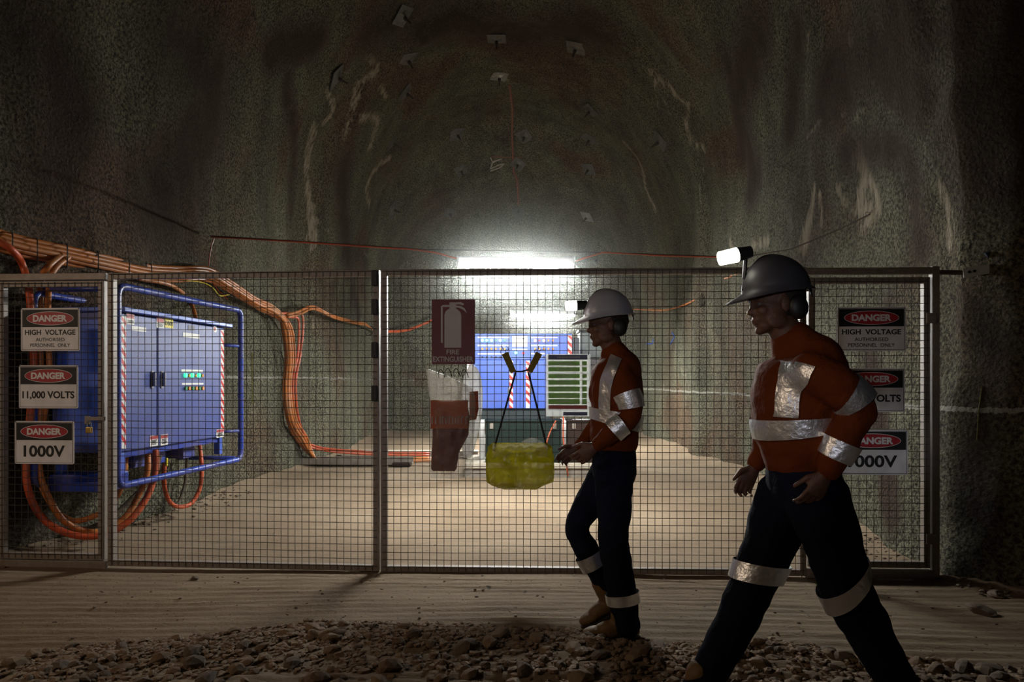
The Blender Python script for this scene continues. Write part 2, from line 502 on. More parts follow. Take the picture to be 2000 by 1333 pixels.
def ground():
    m = bpy.data.materials.new('drift_floor')
    m.use_nodes = True
    nt = m.node_tree
    L = nt.links.new
    b = nt.nodes['Principled BSDF']
    b.inputs['Roughness'].default_value = 0.9
    b.inputs['Specular IOR Level'].default_value = 0.2
    tc = N(nt, 'ShaderNodeTexCoord')
    n1 = N(nt, 'ShaderNodeTexNoise', i_Scale=0.8, i_Detail=7.0)
    L(tc.outputs['Object'], n1.inputs['Vector'])
    r1 = N(nt, 'ShaderNodeValToRGB')
    r1.color_ramp.elements[0].position = 0.35; r1.color_ramp.elements[0].color = (0.185, 0.132, 0.086, 1)
    r1.color_ramp.elements[1].position = 0.65; r1.color_ramp.elements[1].color = (0.255, 0.192, 0.130, 1)
    L(n1.outputs['Fac'], r1.inputs['Fac'])
    mp = N(nt, 'ShaderNodeMapping'); mp.inputs['Scale'].default_value = (2.0, 14.0, 2.0)
    L(tc.outputs['Object'], mp.inputs['Vector'])
    n2 = N(nt, 'ShaderNodeTexNoise', i_Scale=2.2, i_Detail=9.0, i_Roughness=0.7)
    L(mp.outputs[0], n2.inputs['Vector'])
    r2 = N(nt, 'ShaderNodeMapRange'); r2.inputs['From Min'].default_value = 0.3; r2.inputs['From Max'].default_value = 0.7
    r2.inputs['To Min'].default_value = 0.78; r2.inputs['To Max'].default_value = 1.2
    L(n2.outputs['Fac'], r2.inputs['Value'])
    m1 = N(nt, 'ShaderNodeMix', data_type='RGBA', blend_type='MULTIPLY'); m1.inputs[0].default_value = 1
    L(r1.outputs['Color'], m1.inputs[6]); L(r2.outputs[0], m1.inputs[7])
    # dark grit specks
    n3 = N(nt, 'ShaderNodeTexNoise', i_Scale=17.0, i_Detail=3.0)
    L(tc.outputs['Object'], n3.inputs['Vector'])
    r3 = N(nt, 'ShaderNodeMapRange'); r3.inputs['From Min'].default_value = 0.68; r3.inputs['From Max'].default_value = 0.74
    L(n3.outputs['Fac'], r3.inputs['Value'])
    m2 = N(nt, 'ShaderNodeMix', data_type='RGBA')
    L(r3.outputs[0], m2.inputs[0]); L(m1.outputs[2], m2.inputs[6]); m2.inputs[7].default_value = (0.07, 0.055, 0.04, 1)
    L(m2.outputs[2], b.inputs['Base Color'])
    n4 = N(nt, 'ShaderNodeTexNoise', i_Scale=30.0, i_Detail=8.0, i_Roughness=0.65)
    L(tc.outputs['Object'], n4.inputs['Vector'])
    s = N(nt, 'ShaderNodeMath', operation='ADD'); L(n4.outputs['Fac'], s.inputs[0]); L(n2.outputs['Fac'], s.inputs[1])
    bp = N(nt, 'ShaderNodeBump'); bp.inputs['Strength'].default_value = 0.6; bp.inputs['Distance'].default_value = 0.02
    L(s.outputs[0], bp.inputs['Height'])
    L(bp.outputs['Normal'], b.inputs['Normal'])
    return m


M_SHOT = shotcrete()
M_FLOOR = ground()

# ------------------------------------------------------------ the drift: walls, roof, face, floor
def lerp_table(t, y):
    if y <= t[0][0]: return t[0][1]
    for (a, va), (b, vb) in zip(t, t[1:]):
        if y <= b:
            k = (y - a) / (b - a)
            return va + (vb - va) * k
    return t[-1][1]


T_LEFT = [(-6, -12), (2.2, -12), (3.2, -8.5), (4.0, -5.2), (4.6, -4.35), (5.3, -3.93), (6.1, -3.62), (7.8, -3.42), (10.7, -3.37), (12.0, -3.36), (12.3, -3.22), (16.6, -3.26), (16.9, -3.2), (19.2, -3.3)]
T_RIGHT = [(-6, 12), (2.6, 12), (3.6, 5.4), (4.3, 3.62), (4.6, 3.20), (4.85, 3.0), (5.28, 2.96), (7.0, 3.14), (10.4, 3.36), (12.0, 3.36), (12.3, 3.22), (16.6, 3.26), (16.9, 3.2), (19.2, 3.3)]
T_CROWN = [(-6, 8.2), (6, 8.0), (12.0, 7.8), (12.3, 7.62), (16.6, 7.5), (16.9, 7.3), (18.2, 6.5), (19.2, 5.9)]
T_SPRING = [(-6, 3.6), (12, 3.6), (16.6, 3.6), (19.2, 3.1)]
Y_FACE = 19.2


def n3(v, s=1.0):
    return noise.noise(Vector(v) * s)


def wallpt(y, t):
    """t 0..1 up the left wall, 1..2 the arch, 2..3 down the right wall"""
    xl, xr = lerp_table(T_LEFT, y), lerp_table(T_RIGHT, y)
    sp, cr = lerp_table(T_SPRING, y), lerp_table(T_CROWN, y)
    if t <= 1:
        return Vector((xl, y, -0.05 + (sp + 0.05) * t))
    if t >= 2:
        return Vector((xr, y, -0.05 + (sp + 0.05) * (3 - t)))
    a = PI * (2 - t)
    cx, hw = (xl + xr) / 2, (xr - xl) / 2
    return Vector((cx + hw * math.cos(a), y, sp + (cr - sp) * math.sin(a) ** 0.95))


def rough(p):
    return n3(p, 0.45) * 0.16 + n3(p, 1.3) * 0.07 + n3(p, 4.0) * 0.028


ys = []
y = -6.0
while y < Y_FACE:
    ys.append(y)
    y += 0.6 if y < 2 else (0.05 if y < 9 else 0.09)
ys.append(Y_FACE)


def sheet(name, t0, t1, n):
    bm = bmesh.new()
    cy = Vector((0, 0, 3.0))
    rows = []
    for y in ys:
        row = []
        for i in range(n + 1):
            p = wallpt(y, t0 + (t1 - t0) * i / n)
            inward = (Vector((0, p.y, 3.0)) - p)
            inward.z *= 0.6
            inward.normalize()
            row.append(bm.verts.new(p + inward * rough(p)))
        rows.append(row)
    for a, b in zip(rows, rows[1:]):
        for i in range(n):
            bm.faces.new((a[i], a[i + 1], b[i + 1], b[i]))
    return bm


bl = sheet('wall_left', 0, 1, 56)
bc = sheet('ceiling', 1, 2, 120)
br = sheet('wall_right', 2, 3, 56)
# the face closing the drift
bf = bmesh.new()
rim = [wallpt(Y_FACE, 3 * i / 150) for i in range(151)]
rim = [p + (Vector((0, p.y, 3)) - p).normalized() * rough(p) for p in rim]
rim += [rim[-1].lerp(rim[0], k / 30) - Vector((0, 0, 0.15)) for k in range(1, 30)] + [rim[0]]
cen = Vector((0, Y_FACE + 0.3, 1.5))
rows = []
for k in range(41):
    s = k / 40
    row = []
    for p in rim:
        q = p.lerp(cen, s)
        if s < 0.999:
            q.y += rough(q * 1.3) * 1.0 * min(1, s * 8)
        row.append(bf.verts.new(q))
    rows.append(row)
for a, b in zip(rows, rows[1:]):
    for i in range(len(a) - 1):
        bf.faces.new((a[i], a[i + 1], b[i + 1], b[i]))
# back wall of the main drive behind the camera
shell = bmesh.new()
for bmx in (bl, bc, br, bf):
    me = bpy.data.meshes.new('t'); bmx.to_mesh(me); shell.from_mesh(me); bpy.data.meshes.remove(me)
BVH = BVHTree.FromBMesh(shell)
shell.free()
CAM = Vector((0, 0, EYE))


def cast(px, py):
    d = P(px, py, 1.0) - CAM
    h = BVH.ray_cast(CAM, d.normalized())
    return h[0], h[1]


# marks on the shotcrete, traced on its surface: (points in the photograph, width in metres)
STAINS = [
    ([(612, 250), (600, 330), (606, 400), (612, 470)], 0.34), ([(640, 180), (650, 215), (632, 240)], 0.25), ([(720, 110), (735, 135), (700, 165), (690, 200)], 0.25),
    ([(612, 395), (618, 430), (640, 450)], 0.14), ([(700, 180), (680, 240), (672, 270)], 0.2), ([(742, 170), (755, 190)], 0.22),
    ([(705, 230), (735, 232), (728, 270), (722, 290)], 0.3), ([(760, 310), (735, 330), (715, 372), (722, 400)], 0.32), ([(705, 480), (718, 500)], 0.14),
    ([(1270, 140), (1300, 165), (1325, 190), (1345, 210)], 0.2), ([(1345, 200), (1340, 240), (1352, 280), (1375, 288)], 0.2), ([(1278, 170), (1285, 210)], 0.12),
    ([(1295, 190), (1315, 240)], 0.12), ([(1220, 280), (1250, 320), (1262, 370), (1280, 410)], 0.26), ([(1375, 290), (1370, 350), (1368, 410)], 0.12),
    ([(1675, 300), (1690, 340), (1680, 400), (1700, 430)], 0.36), ([(1700, 350), (1718, 410)], 0.22), ([(1635, 365), (1652, 395), (1670, 420)], 0.14),
    ([(1590, 375), (1580, 430), (1570, 480)], 0.28), ([(1600, 380), (1605, 440)], 0.14), ([(1765, 420), (1778, 412), (1795, 400)], 0.10), ([(1835, 355), (1845, 390), (1855, 430), (1858, 480)], 0.13),
    ([(1575, 265), (1600, 240), (1640, 222), (1668, 232)], 0.10), ([(1600, 175), (1615, 190), (1640, 222)], 0.06), ([(1665, 232), (1690, 212), (1735, 185)], 0.045),
    ([(1580, 60), (1578, 100)], 0.12), ([(1658, 70), (1668, 92)], 0.16), ([(1045, 300), (1060, 295)], 0.12), ([(980, 150), (990, 158)], 0.2), ([(790, 180), (800, 184)], 0.15),
    ([(595, 440), (610, 520), (612, 640)], 0.12), ([(590, 690), (600, 745)], 0.10), ([(695, 560), (700, 640)], 0.10), ([(1330, 720), (1345, 760)], 0.14), ([(1470, 480), (1500, 470)], 0.25), ([(1425, 470), (1440, 500)], 0.2),
]
DAMP_SHADES = [  # dark blotches, plus shade painted on upper walls and right of the fence
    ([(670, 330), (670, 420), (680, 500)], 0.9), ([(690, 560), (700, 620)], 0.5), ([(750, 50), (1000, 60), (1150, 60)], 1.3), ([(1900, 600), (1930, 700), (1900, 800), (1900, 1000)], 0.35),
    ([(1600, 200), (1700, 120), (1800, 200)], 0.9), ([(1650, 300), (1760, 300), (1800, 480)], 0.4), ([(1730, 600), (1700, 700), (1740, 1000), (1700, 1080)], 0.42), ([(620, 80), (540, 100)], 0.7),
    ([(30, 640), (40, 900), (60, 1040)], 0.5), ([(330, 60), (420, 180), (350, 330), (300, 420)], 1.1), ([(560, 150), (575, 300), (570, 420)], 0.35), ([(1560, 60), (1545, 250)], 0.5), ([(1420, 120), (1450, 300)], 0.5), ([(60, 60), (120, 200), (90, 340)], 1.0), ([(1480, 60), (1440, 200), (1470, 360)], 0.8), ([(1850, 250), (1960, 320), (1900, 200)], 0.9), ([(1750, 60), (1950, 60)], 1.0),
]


def mark_tree(marks):
    pts = []
    for pl, wdt in marks:
        q = [cast(*p)[0] for p in pl]
        q = [a for a in q if a is not None]
        if len(q) < 1: continue
        sp = spline(q, 12) if len(q) > 1 else q
        for a in sp:
            pts.append((a, wdt))
    kd = KDTree(len(pts))
    for i, (a, w_) in enumerate(pts): kd.insert(a, i)
    kd.balance()
    return kd, pts


KS, PS = mark_tree(STAINS)
KD_, PD_ = mark_tree(DAMP_SHADES)


def surface(name, bm):
    o = obj(name, bm, M_SHOT, smooth=True)
    me = o.data
    for an, kd, pts in (('stain', KS, PS), ('damp_shade', KD_, PD_)):
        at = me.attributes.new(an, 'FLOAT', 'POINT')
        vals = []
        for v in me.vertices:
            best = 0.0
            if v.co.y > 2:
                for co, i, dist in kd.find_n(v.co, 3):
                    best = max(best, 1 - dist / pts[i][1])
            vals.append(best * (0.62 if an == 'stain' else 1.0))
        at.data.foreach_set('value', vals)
    tag(o, kind='structure')
    return o


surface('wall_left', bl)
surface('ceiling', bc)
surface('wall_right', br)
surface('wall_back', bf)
bm = bmesh.new()
for i in range(49):
    for j in range(18):
        p = Vector((-12 + 0.5 * i, -6.0, -0.1 + 0.5 * j))
        p.y += n3(p, 0.5) * 0.3
        bm.verts.new(p)
bm.verts.ensure_lookup_table()
for i in range(48):
    for j in range(17):
        bm.faces.new([bm.verts[k] for k in (i * 18 + j, (i + 1) * 18 + j, (i + 1) * 18 + j + 1, i * 18 + j + 1)])
tag(obj('wall_front', bm, M_SHOT, smooth=True), kind='structure')

# edge of the loose gravel in the photograph (column, row)
EDGE = [(-400, 1330), (0, 1300), (150, 1268), (300, 1258), (450, 1240), (620, 1222), (800, 1228), (1000, 1236), (1150, 1246), (1300, 1272), (1400, 1265), (1500, 1262), (1620, 1285), (1720, 1310), (1800, 1300), (2100, 1330)]


def berm_y(x):
    """how far from the camera the gravel reaches at this x"""
    d = 3.5
    for _ in range(4):
        px = 1000 + x / d * F
        row = lerp_table(EDGE, px)
        d = EYE * F / (row - HOR)
    return d


BERM = {}


def floor_z(x, y):
    z = n3((x, y, 0), 0.35) * 0.03 + n3((x, y, 3), 1.7) * 0.008
    if 2.4 < y < 5.15:
        k = min(1, (5.15 - y) / 0.3) * min(1, (y - 2.4) / 0.4)
        yy = y + 0.015 * x + n3((x * 0.5, y * 2, 9), 0.6) * 0.10
        z += 0.0085 * math.sin(yy * 2 * PI / 0.098) * k * (0.55 + 0.6 * n3((x, y * 3, 5), 0.9))
        z += n3((x * 0.25, y * 5, 1), 1.0) * 0.010 * k
    if -8 < x < 8 and y < 5:
        key = round(x, 1)
        if key not in BERM: BERM[key] = berm_y(key)
        by = BERM[key]
        e = (by - y) / 0.28
        if e > 0:
            e = min(1, e)
            z += 0.055 * e * e * (3 - 2 * e) * (0.8 + n3((x, y, 7), 1.3) * 0.7) + n3((x, y, 2), 9) * 0.012 * e
    # debris foot of the right wall
    if x > 2.2 and y > 2.6:
        e = (x - (lerp_table(T_RIGHT, y) - 0.28)) / 0.4
        if e > 0: z += min(e, 1) ** 2 * 0.14
    if x < -2.6 and y > 5:
        e = ((lerp_table(T_LEFT, y) + 0.35) - x) / 0.45
        if e > 0: z += min(e, 1) ** 2 * 0.10
    return z


fx = []
x = -12.0
while x < 12.0:
    fx.append(x)
    x += 0.5 if abs(x) > 5 else 0.055
fx.append(12.0)
fy = []
y = -6.0
while y < 19.6:
    fy.append(y)
    y += 0.5 if y < 2.0 else (0.016 if y < 5.2 else (0.07 if y < 9 else 0.2))
bm = bmesh.new()
rows = [[bm.verts.new((x, y, floor_z(x, y))) for x in fx] for y in fy]
for a, b in zip(rows, rows[1:]):
    for i in range(len(fx) - 1):
        bm.faces.new((a[i], a[i + 1], b[i + 1], b[i]))
tag(obj('floor', bm, M_FLOOR, smooth=True), kind='structure')

# dusty air: thin overall, with denser haze added for the battens' glow
def haze(name, bm, dens, label, grad=False, loc=(0, 0, 0), scale=(1, 1, 1)):
    o = obj(name, bm, None)
    o.location = loc
    o.scale = scale
    m = bpy.data.materials.new(name)
    m.use_nodes = True
    nt = m.node_tree
    nt.nodes.remove(nt.nodes['Principled BSDF'])
    vs = nt.nodes.new('ShaderNodeVolumeScatter')
    vs.inputs['Density'].default_value = dens
    vs.inputs['Anisotropy'].default_value = 0.2
    vs.inputs['Color'].default_value = (0.95, 1.0, 0.96, 1)
    if grad:
        tc = nt.nodes.new('ShaderNodeTexCoord')
        gt = nt.nodes.new('ShaderNodeTexGradient'); gt.gradient_type = 'SPHERICAL'
        nt.links.new(tc.outputs['Object'], gt.inputs['Vector'])
        pw = nt.nodes.new('ShaderNodeMath'); pw.operation = 'POWER'; pw.inputs[1].default_value = 2.0
        nt.links.new(gt.outputs['Fac'], pw.inputs[0])
        ml = nt.nodes.new('ShaderNodeMath'); ml.operation = 'MULTIPLY'; ml.inputs[1].default_value = dens
        nt.links.new(pw.outputs[0], ml.inputs[0])
        nt.links.new(ml.outputs[0], vs.inputs['Density'])
    nt.links.new(vs.outputs[0], nt.nodes['Material Output'].inputs['Volume'])
    o.data.materials.append(m)
    return tag(o, label, 'haze', kind='stuff')


haze('air_haze', box(bmesh.new(), -3.1, 2.85, 5.6, 19.0, 0.25, 5.6), HAZE, 'thin dust haze filling the drift behind the fence')
for nm, c, sc, lab in (('air_haze', P(1008, 490, 7.8), (1.7, 0.9, 0.95), 'dense haze added around the near batten for its glow'),
                       ('air_haze', P(1060, 600, 14.0), (1.7, 0.9, 0.95), 'dense haze added around the far batten for its glow')):
    bm = bmesh.new()
    bmesh.ops.create_icosphere(bm, subdivisions=3, radius=1.0)
    haze(nm, bm, LAMP_HAZE * (1.0 if c.y < 9 else 0.3), lab, True, c, sc)


# ------------------------------------------------------------ strip lights on their wire
def tube_light(label, c, length, tilt):
    t = thing('strip_light', label, 'light', c)
    t.rotation_euler = (0, tilt, 0)
    h = length / 2
    bm = bmesh.new()
    pr = [(-0.056, -0.034), (-0.056, 0.020), (-0.030, 0.040), (0.030, 0.040), (0.056, 0.020), (0.056, -0.034), (0.053, -0.034), (0.053, 0.0), (-0.053, 0.0), (-0.053, -0.034)]
    for sx in (-h, h):
        for py_, pz in pr: bm.verts.new((sx, py_, pz + 0.012))
    bm.verts.ensure_lookup_table()
    n = len(pr)
    for k in range(n):
        bm.faces.new([bm.verts[i] for i in (k, (k + 1) % n, n + (k + 1) % n, n + k)])
    bm.faces.new([bm.verts[i] for i in range(n)][::-1]); bm.faces.new([bm.verts[i] for i in range(n, 2 * n)])
    obj('housing', bm, M_WHITE, t)
    bm = bmesh.new()
    pr = [(0.052, 0.010), (0.052, -0.034), (0.036, -0.047), (0.018, -0.060), (0.0, -0.068), (-0.018, -0.060), (-0.036, -0.047), (-0.052, -0.034), (-0.052, 0.010)]
    n = len(pr)
    for sx in (-h + 0.01, h - 0.01):
        for py_, pz in pr: bm.verts.new((sx, py_, pz))
    bm.verts.ensure_lookup_table()
    for k in range(n):
        bm.faces.new([bm.verts[i] for i in (k, n + k, n + (k + 1) % n, (k + 1) % n)])
    bm.faces.new([bm.verts[i] for i in range(n)]); bm.faces.new([bm.verts[i] for i in range(n, 2 * n)][::-1])
    obj('diffuser', bm, M_TUBE if c.y < 9 else M_TUBE2, t)
    for s in (-1, 1):
        obj('end_cap', B(s * h - 0.012, s * h + 0.012, -0.060, 0.060, -0.066, 0.056, 0.008), M_WHITE, t)
        bm = bmesh.new()
        tube(bm, [(s * h * 0.75, 0, 0.05), (s * h * 0.75, 0, 0.115)], 0.004, 6)
        obj('hanger', bm, M_STEEL, t)
    return t


tube_light('near fluorescent batten glowing above the middle of the mesh fence', P(1008, 512, 7.8), 1.26, R(0.6))
tube_light('far fluorescent batten glowing lower, above the blue cabinet behind the fence', P(1060, 612, 14.0), 1.26, R(0.3))

M_WIREROPE = mat('rusty_wire_rope', (0.06, 0.045, 0.035), 0.6, 0.3)
bm = bmesh.new()
wl = [P(410, 461, 8.07), P(560, 470, 8.0), P(745, 482, 7.9), P(830, 488, 7.82), P(1000, 491, 7.8), P(1180, 494, 7.8), P(1300, 498, 7.8), P(1450, 503, 7.6), P(1545, 487, 7.0), P(1640, 448, 6.6), P(1727, 405, 6.16)]
tube(bm, wl, 0.007, 6)
tag(obj('catenary_wire', bm, M_WIREROPE), 'thin dark wire strung across the drift above the fence, carrying the near batten', 'wire')
bm = bmesh.new()
tube(bm, [P(762, 602, 14.02), P(1010, 605.5, 14.0), P(1110, 605.5, 14.0), P(1313, 600, 14.05)], 0.008, 6)
tag(obj('catenary_wire', bm, M_WIREROPE), 'thin wire across the drift carrying the far batten', 'wire')
bm = bmesh.new()
cc = [P(412, 463, 8.05), P(560, 471.5, 7.97), P(745, 484, 7.87), P(800, 487, 7.8), P(850, 494, 7.78), P(880, 502, 7.78), P(896, 506, 7.79)]
tube(bm, spline(cc, 4), 0.009, 6)
tag(obj('lamp_cable', bm, M_CABLE2), 'thin orange cable from the left wall to the left end of the near batten', 'cable')
bm = bmesh.new()
cc = [P(1121, 512, 7.79), P(1140, 505, 7.78), P(1170, 496, 7.78), P(1190, 494, 7.77), P(1300, 500, 7.76), P(1420, 503, 7.6), P(1450, 508, 7.5)]
tube(bm, spline(cc, 4), 0.009, 6)
tag(obj('lamp_cable', bm, M_CABLE2), 'thin orange cable from the right end of the near batten along the wire', 'cable')
bm = bmesh.new()
cc = [P(418, 466, 8.05), P(411, 490, 8.03), P(408, 535, 8.0), P(424, 565, 8.0), P(445, 585, 8.05)]
tube(bm, spline(cc, 4), 0.006, 6)
tag(obj('drop_cable', bm, M_CABLE2), 'thin brown cable dropping from the left wire anchor behind the fence', 'cable')
t = thing('wire_anchor', 'shackle chain anchoring the wire high on the right wall', 'anchor', P(1727, 405, 6.16))
bm = bmesh.new()
a, b_ = P(1727, 405, 6.16), P(1690, 420, 6.33)
for k in range(6):
    c = a.lerp(b_, k / 6)
    ring = []
    for q in range(10):
        an = 2 * PI * q / 10
        off = Vector((math.cos(an) * 0.028, 0, math.sin(an) * 0.014)) if k % 2 else Vector((math.cos(an) * 0.028, math.sin(an) * 0.014, 0))
        ring.append(c + off)
    tube(bm, ring, 0.004, 5, closed=True)
obj('chain', bm, M_PLATEL, t, world=True)
bm = bmesh.new()
tube(bm, [P(1727, 405, 6.16), P(1745, 400, 6.25)], 0.012, 6)
obj('eye_bolt', bm, M_STEEL, t, world=True)


# ------------------------------------------------------------ rock bolts in the roof
def bolt(px, py, lab, size=0.17, m=None, star=False):
    p, nrm = cast(px, py)
    if p is None: return
    if nrm.dot(CAM - p) < 0: nrm = -nrm
    q = nrm.to_track_quat('Z', 'Y')
    t = thing('rock_bolt', lab, 'rock bolt', p + nrm * 0.012)
    t.rotation_euler = (q @ Quaternion((0, 0, 1), random.uniform(0, 1.5))).to_euler()
    bm = bmesh.new()
    s = size
    g = 5
    vs = [[bm.verts.new(((i / g * 2 - 1) * s, (j / g * 2 - 1) * s, 0.05 * max(0, 1 - math.hypot(i / g * 2 - 1, j / g * 2 - 1) / 0.7))) for j in range(g + 1)] for i in range(g + 1)]
    for i in range(g):
        for j in range(g):
            bm.faces.new((vs[i][j], vs[i + 1][j], vs[i + 1][j + 1], vs[i][j + 1]))
    r = bmesh.ops.extrude_face_region(bm, geom=bm.faces[:])
    for v in r['geom']:
        if isinstance(v, bmesh.types.BMVert): v.co.z += 0.012
    bmesh.ops.recalc_face_normals(bm, faces=bm.faces)
    obj('plate', bm, m or M_PLATE, t)
    bm = bmesh.new()
    tube(bm, [(0, 0, 0.03), (0, 0, 0.20)], 0.016, 8)
    obj('bar', bm, M_WIREROPE, t)
    bm = bmesh.new()
    tube(bm, [(0, 0, 0.05), (0, 0, 0.10)], 0.032, 6)
    obj('nut', bm, M_WIREROPE, t)


random.seed(3)
for px, py, lab, sz, mm in (
    (785, 30, 'square bolt plate highest on the left half of the dark roof', 0.17, None),
    (970, 74, 'square bolt plate at the crown, above the start of the centre line', 0.17, None),
    (1125, 92, 'square bolt plate in the dark roof just right of the crown', 0.17, None),
    (795, 114, 'square bolt plate in the roof left of the crown, below the highest one', 0.16, None),
    (655, 150, 'square bolt plate on the left shoulder of the roof beside the lime stains', 0.17, None),
    (790, 180, 'square bolt plate at the left end of the brow edge', 0.17, None),
    (975, 148, 'pale bolt plate where the roof centre line begins at the brow', 0.16, M_PLATEL),
    (1155, 214, 'tilted bolt plate on the right part of the brow', 0.16, None),
    (892, 262, 'dark bolt plate on the brown brow left of the centre line', 0.17, None),
    (1024, 265, 'dark bolt plate just right of the roof centre line', 0.17, None),
    (1152, 270, 'dark bolt plate in the brown patch right of the centre line', 0.17, None),
    (1012, 320, 'bolt plate sitting on the centre line beside the painted scrawl', 0.16, None),
    (1150, 330, 'bolt plate above the framed square plate on the right', 0.16, None),
    (900, 332, 'bolt plate left of the painted scrawl', 0.15, None),
    (765, 278, 'bolt plate on the left side of the brow beside lime stains', 0.15, None),
    (1290, 275, 'dark bolt plate on the right haunch between two lime streaks', 0.17, None),
    (767, 410, 'dark bolt plate low on the left haunch near the wire', 0.17, None),
    (878, 415, 'bolt plate on the face, upper left of the near batten', 0.15, None),
    (1012, 415, 'bolt plate on the face straight above the near batten', 0.15, None),
    (1147, 423, 'bright framed square bolt plate on the face, upper right of the near batten', 0.16, M_PLATEL),
    (1163, 512, 'bolt plate on the face beside the right end of the near batten', 0.07, None),
):
    bolt(px, py, lab, sz, mm)


def paint_line(name, pts, r, m, label, cat):
    bm = bmesh.new()
    q = []
    for p in pts:
        h, nrm = cast(*p)
        if h is not None: q.append(h)
    tube(bm, q, r, 5)
    tag(obj(name, bm, m), label, cat)


def along(pts, step=8):
    out = []
    for (a, b), (c, d) in zip(pts, pts[1:]):
        n = max(1, int(math.hypot(c - a, d - b) / step))
        out += [(a + (c - a) * k / n, b + (d - b) * k / n) for k in range(n)]
    out.append(pts[-1])
    return out


paint_line('survey_line', along([(995, 165), (1001, 215), (1000, 260), (1003, 335), (1010, 350), (1013, 400)], 7), 0.028, M_CHALKR, 'painted centre line running down the roof to above the near batten', 'paint mark')
paint_line('survey_line', along([(958, 306), (1022, 308)], 4), 0.018, M_CHALKR, 'short red cross stroke over the roof centre line', 'paint mark')
paint_line('painted_scrawl', along([(958, 308), (962, 316), (980, 310), (962, 318), (958, 330), (975, 322), (985, 320), (976, 328), (958, 334)], 3), 0.016, M_CHALK, 'white painted scrawl on the roof left of the centre line', 'paint mark')
M_YPAINT = mat('yellow_survey_paint', (0.13, 0.115, 0.03), 0.9, 0, 0.3, 30)
paint_line('paint_stroke', along([(492, 690), (492, 735), (493, 790)], 7), 0.014, M_YPAINT, 'faint yellow vertical stroke on the left wall right of the blue cabinet', 'paint mark')
paint_line('paint_stroke', along([(1918, 755), (1912, 800), (1908, 860)], 7), 0.004, M_YPAINT, 'faint yellow vertical stroke on the wall right of the fence', 'paint mark')
M_BPAINT = mat('blue_survey_paint', (0.04, 0.09, 0.32), 0.9, 0, 0.3, 30)
paint_line('paint_stroke', along([(1263, 672), (1275, 671), (1276, 662)], 3), 0.02, M_BPAINT, 'small blue stroke low on the right wall beside the person', 'paint mark')
paint_line('paint_stroke', along([(1313, 650), (1318, 658), (1310, 672)], 3), 0.02, M_BPAINT, 'small blue tick on the right wall below the cable', 'paint mark')


# ------------------------------------------------------------ the mesh fence across the drift mouth
def frame_root(name, a, b, label, cat, group=None):
    """Empty at a, local x runs towards b, local -y faces the camera"""
    return thing(name, label, cat, a, math.atan2(b[1] - a[1], b[0] - a[0]), group)


def mesh_panel(bm, x0, x1, z0, z1, y=-0.004, off=0.02):
    rr = 0.0021
    x = x0 + off
    while x < x1:
        for k in (0,):
            tube(bm, [(x, y, z0), (x, y, z1)], rr, 4, cap=False)
        x += 0.05
    z = z0 + 0.03
    while z < z1:
        n = 12
        tube(bm, [(x0 + (x1 - x0) * k / n, y - 0.004, z + 0.0008 * math.sin(k * 2.1)) for k in range(n + 1)], rr, 4, cap=False)
        z += 0.05


def leaf(name, label, a, b, z0, z1, sw=0.042, cat='gate', off=0.02, extra=None):
    a = Vector((a[0], a[1], 0)); b = Vector((b[0], b[1], 0))
    L_ = (b - a).length
    t = frame_root(name, a, b, label, cat)
    for x in (0, L_ - sw):
        obj('stile', B(x, x + sw, 0, 0.048, z0, z1, 0.003), M_STEEL, t)
    obj('top_rail', B(sw + 0.0005, L_ - sw - 0.0005, 0.001, 0.047, z1 - sw, z1, 0.003), M_STEEL, t)
    obj('bottom_rail', B(sw + 0.0005, L_ - sw - 0.0005, 0.001, 0.047, z0, z0 + sw, 0.003), M_STEEL, t)
    bm = bmesh.new()
    mesh_panel(bm, 0.012, L_ - 0.012, z0 + 0.01, z1 - 0.008, off=off)
    obj('wire_mesh', bm, M_WIRE, t)
    return t, L_


def fpt(px, d):
    return ((px - 1000) / F * d, d)


# distance of the fence at a column
def fd(px):
    if px < 211: return 5.136 + (5.19 - 5.136) * (211 - px) / 211
    if px < 742: return 5.136 + (4.98 - 5.136) * (px - 211) / 531
    return 4.98 + (4.84 - 4.98) * (px - 742) / 1086


def fp(px):
    return fpt(px, fd(px))


gate_l, LG = leaf('access_gate', 'narrow mesh gate at the left end, hung with three danger signs', fp(-4), fp(202), 0.055, 2.062)
obj('hasp', B(LG - 0.11, LG + 0.02, -0.022, -0.004, 1.058, 1.085, 0.003), M_STEEL, gate_l)
obj('hasp_plate', B(LG - 0.13, LG - 0.095, -0.02, -0.004, 1.03, 1.09, 0.003), M_STEEL, gate_l)
leaf_l, LL = leaf('drift_gate', 'wide mesh gate leaf left of the centre, empty, in front of the first blue cabinet', fp(210), fp(740), 0.015, 2.115)
leaf_r, LR = leaf('drift_gate', 'wide mesh gate leaf right of the centre, hung with the fire sign, bags and chart', fp(743.5), fp(1575), 0.012, 2.118, off=0.03)
gate_r, RG = leaf('access_gate', 'narrow mesh gate at the right end behind the nearer person, with three danger signs', fp(1580), fp(1817), 0.075, 2.045)
obj('hinge', B(RG - 0.03, RG + 0.035, -0.012, -0.001, 1.73, 1.80, 0.003), M_STEEL, gate_r)
obj('hinge', B(RG - 0.03, RG + 0.035, -0.012, -0.001, 0.24, 0.31, 0.003), M_STEEL, gate_r)
# black blocks that imitate shadow patches on the meeting stile
for z in (2.0, 1.80, 1.50, 1.20):
    obj('shadow_block', B(LL - 0.050, LL - 0.006, -0.022, -0.0085, z, z + 0.11, 0.006), M_BLACK, leaf_l)

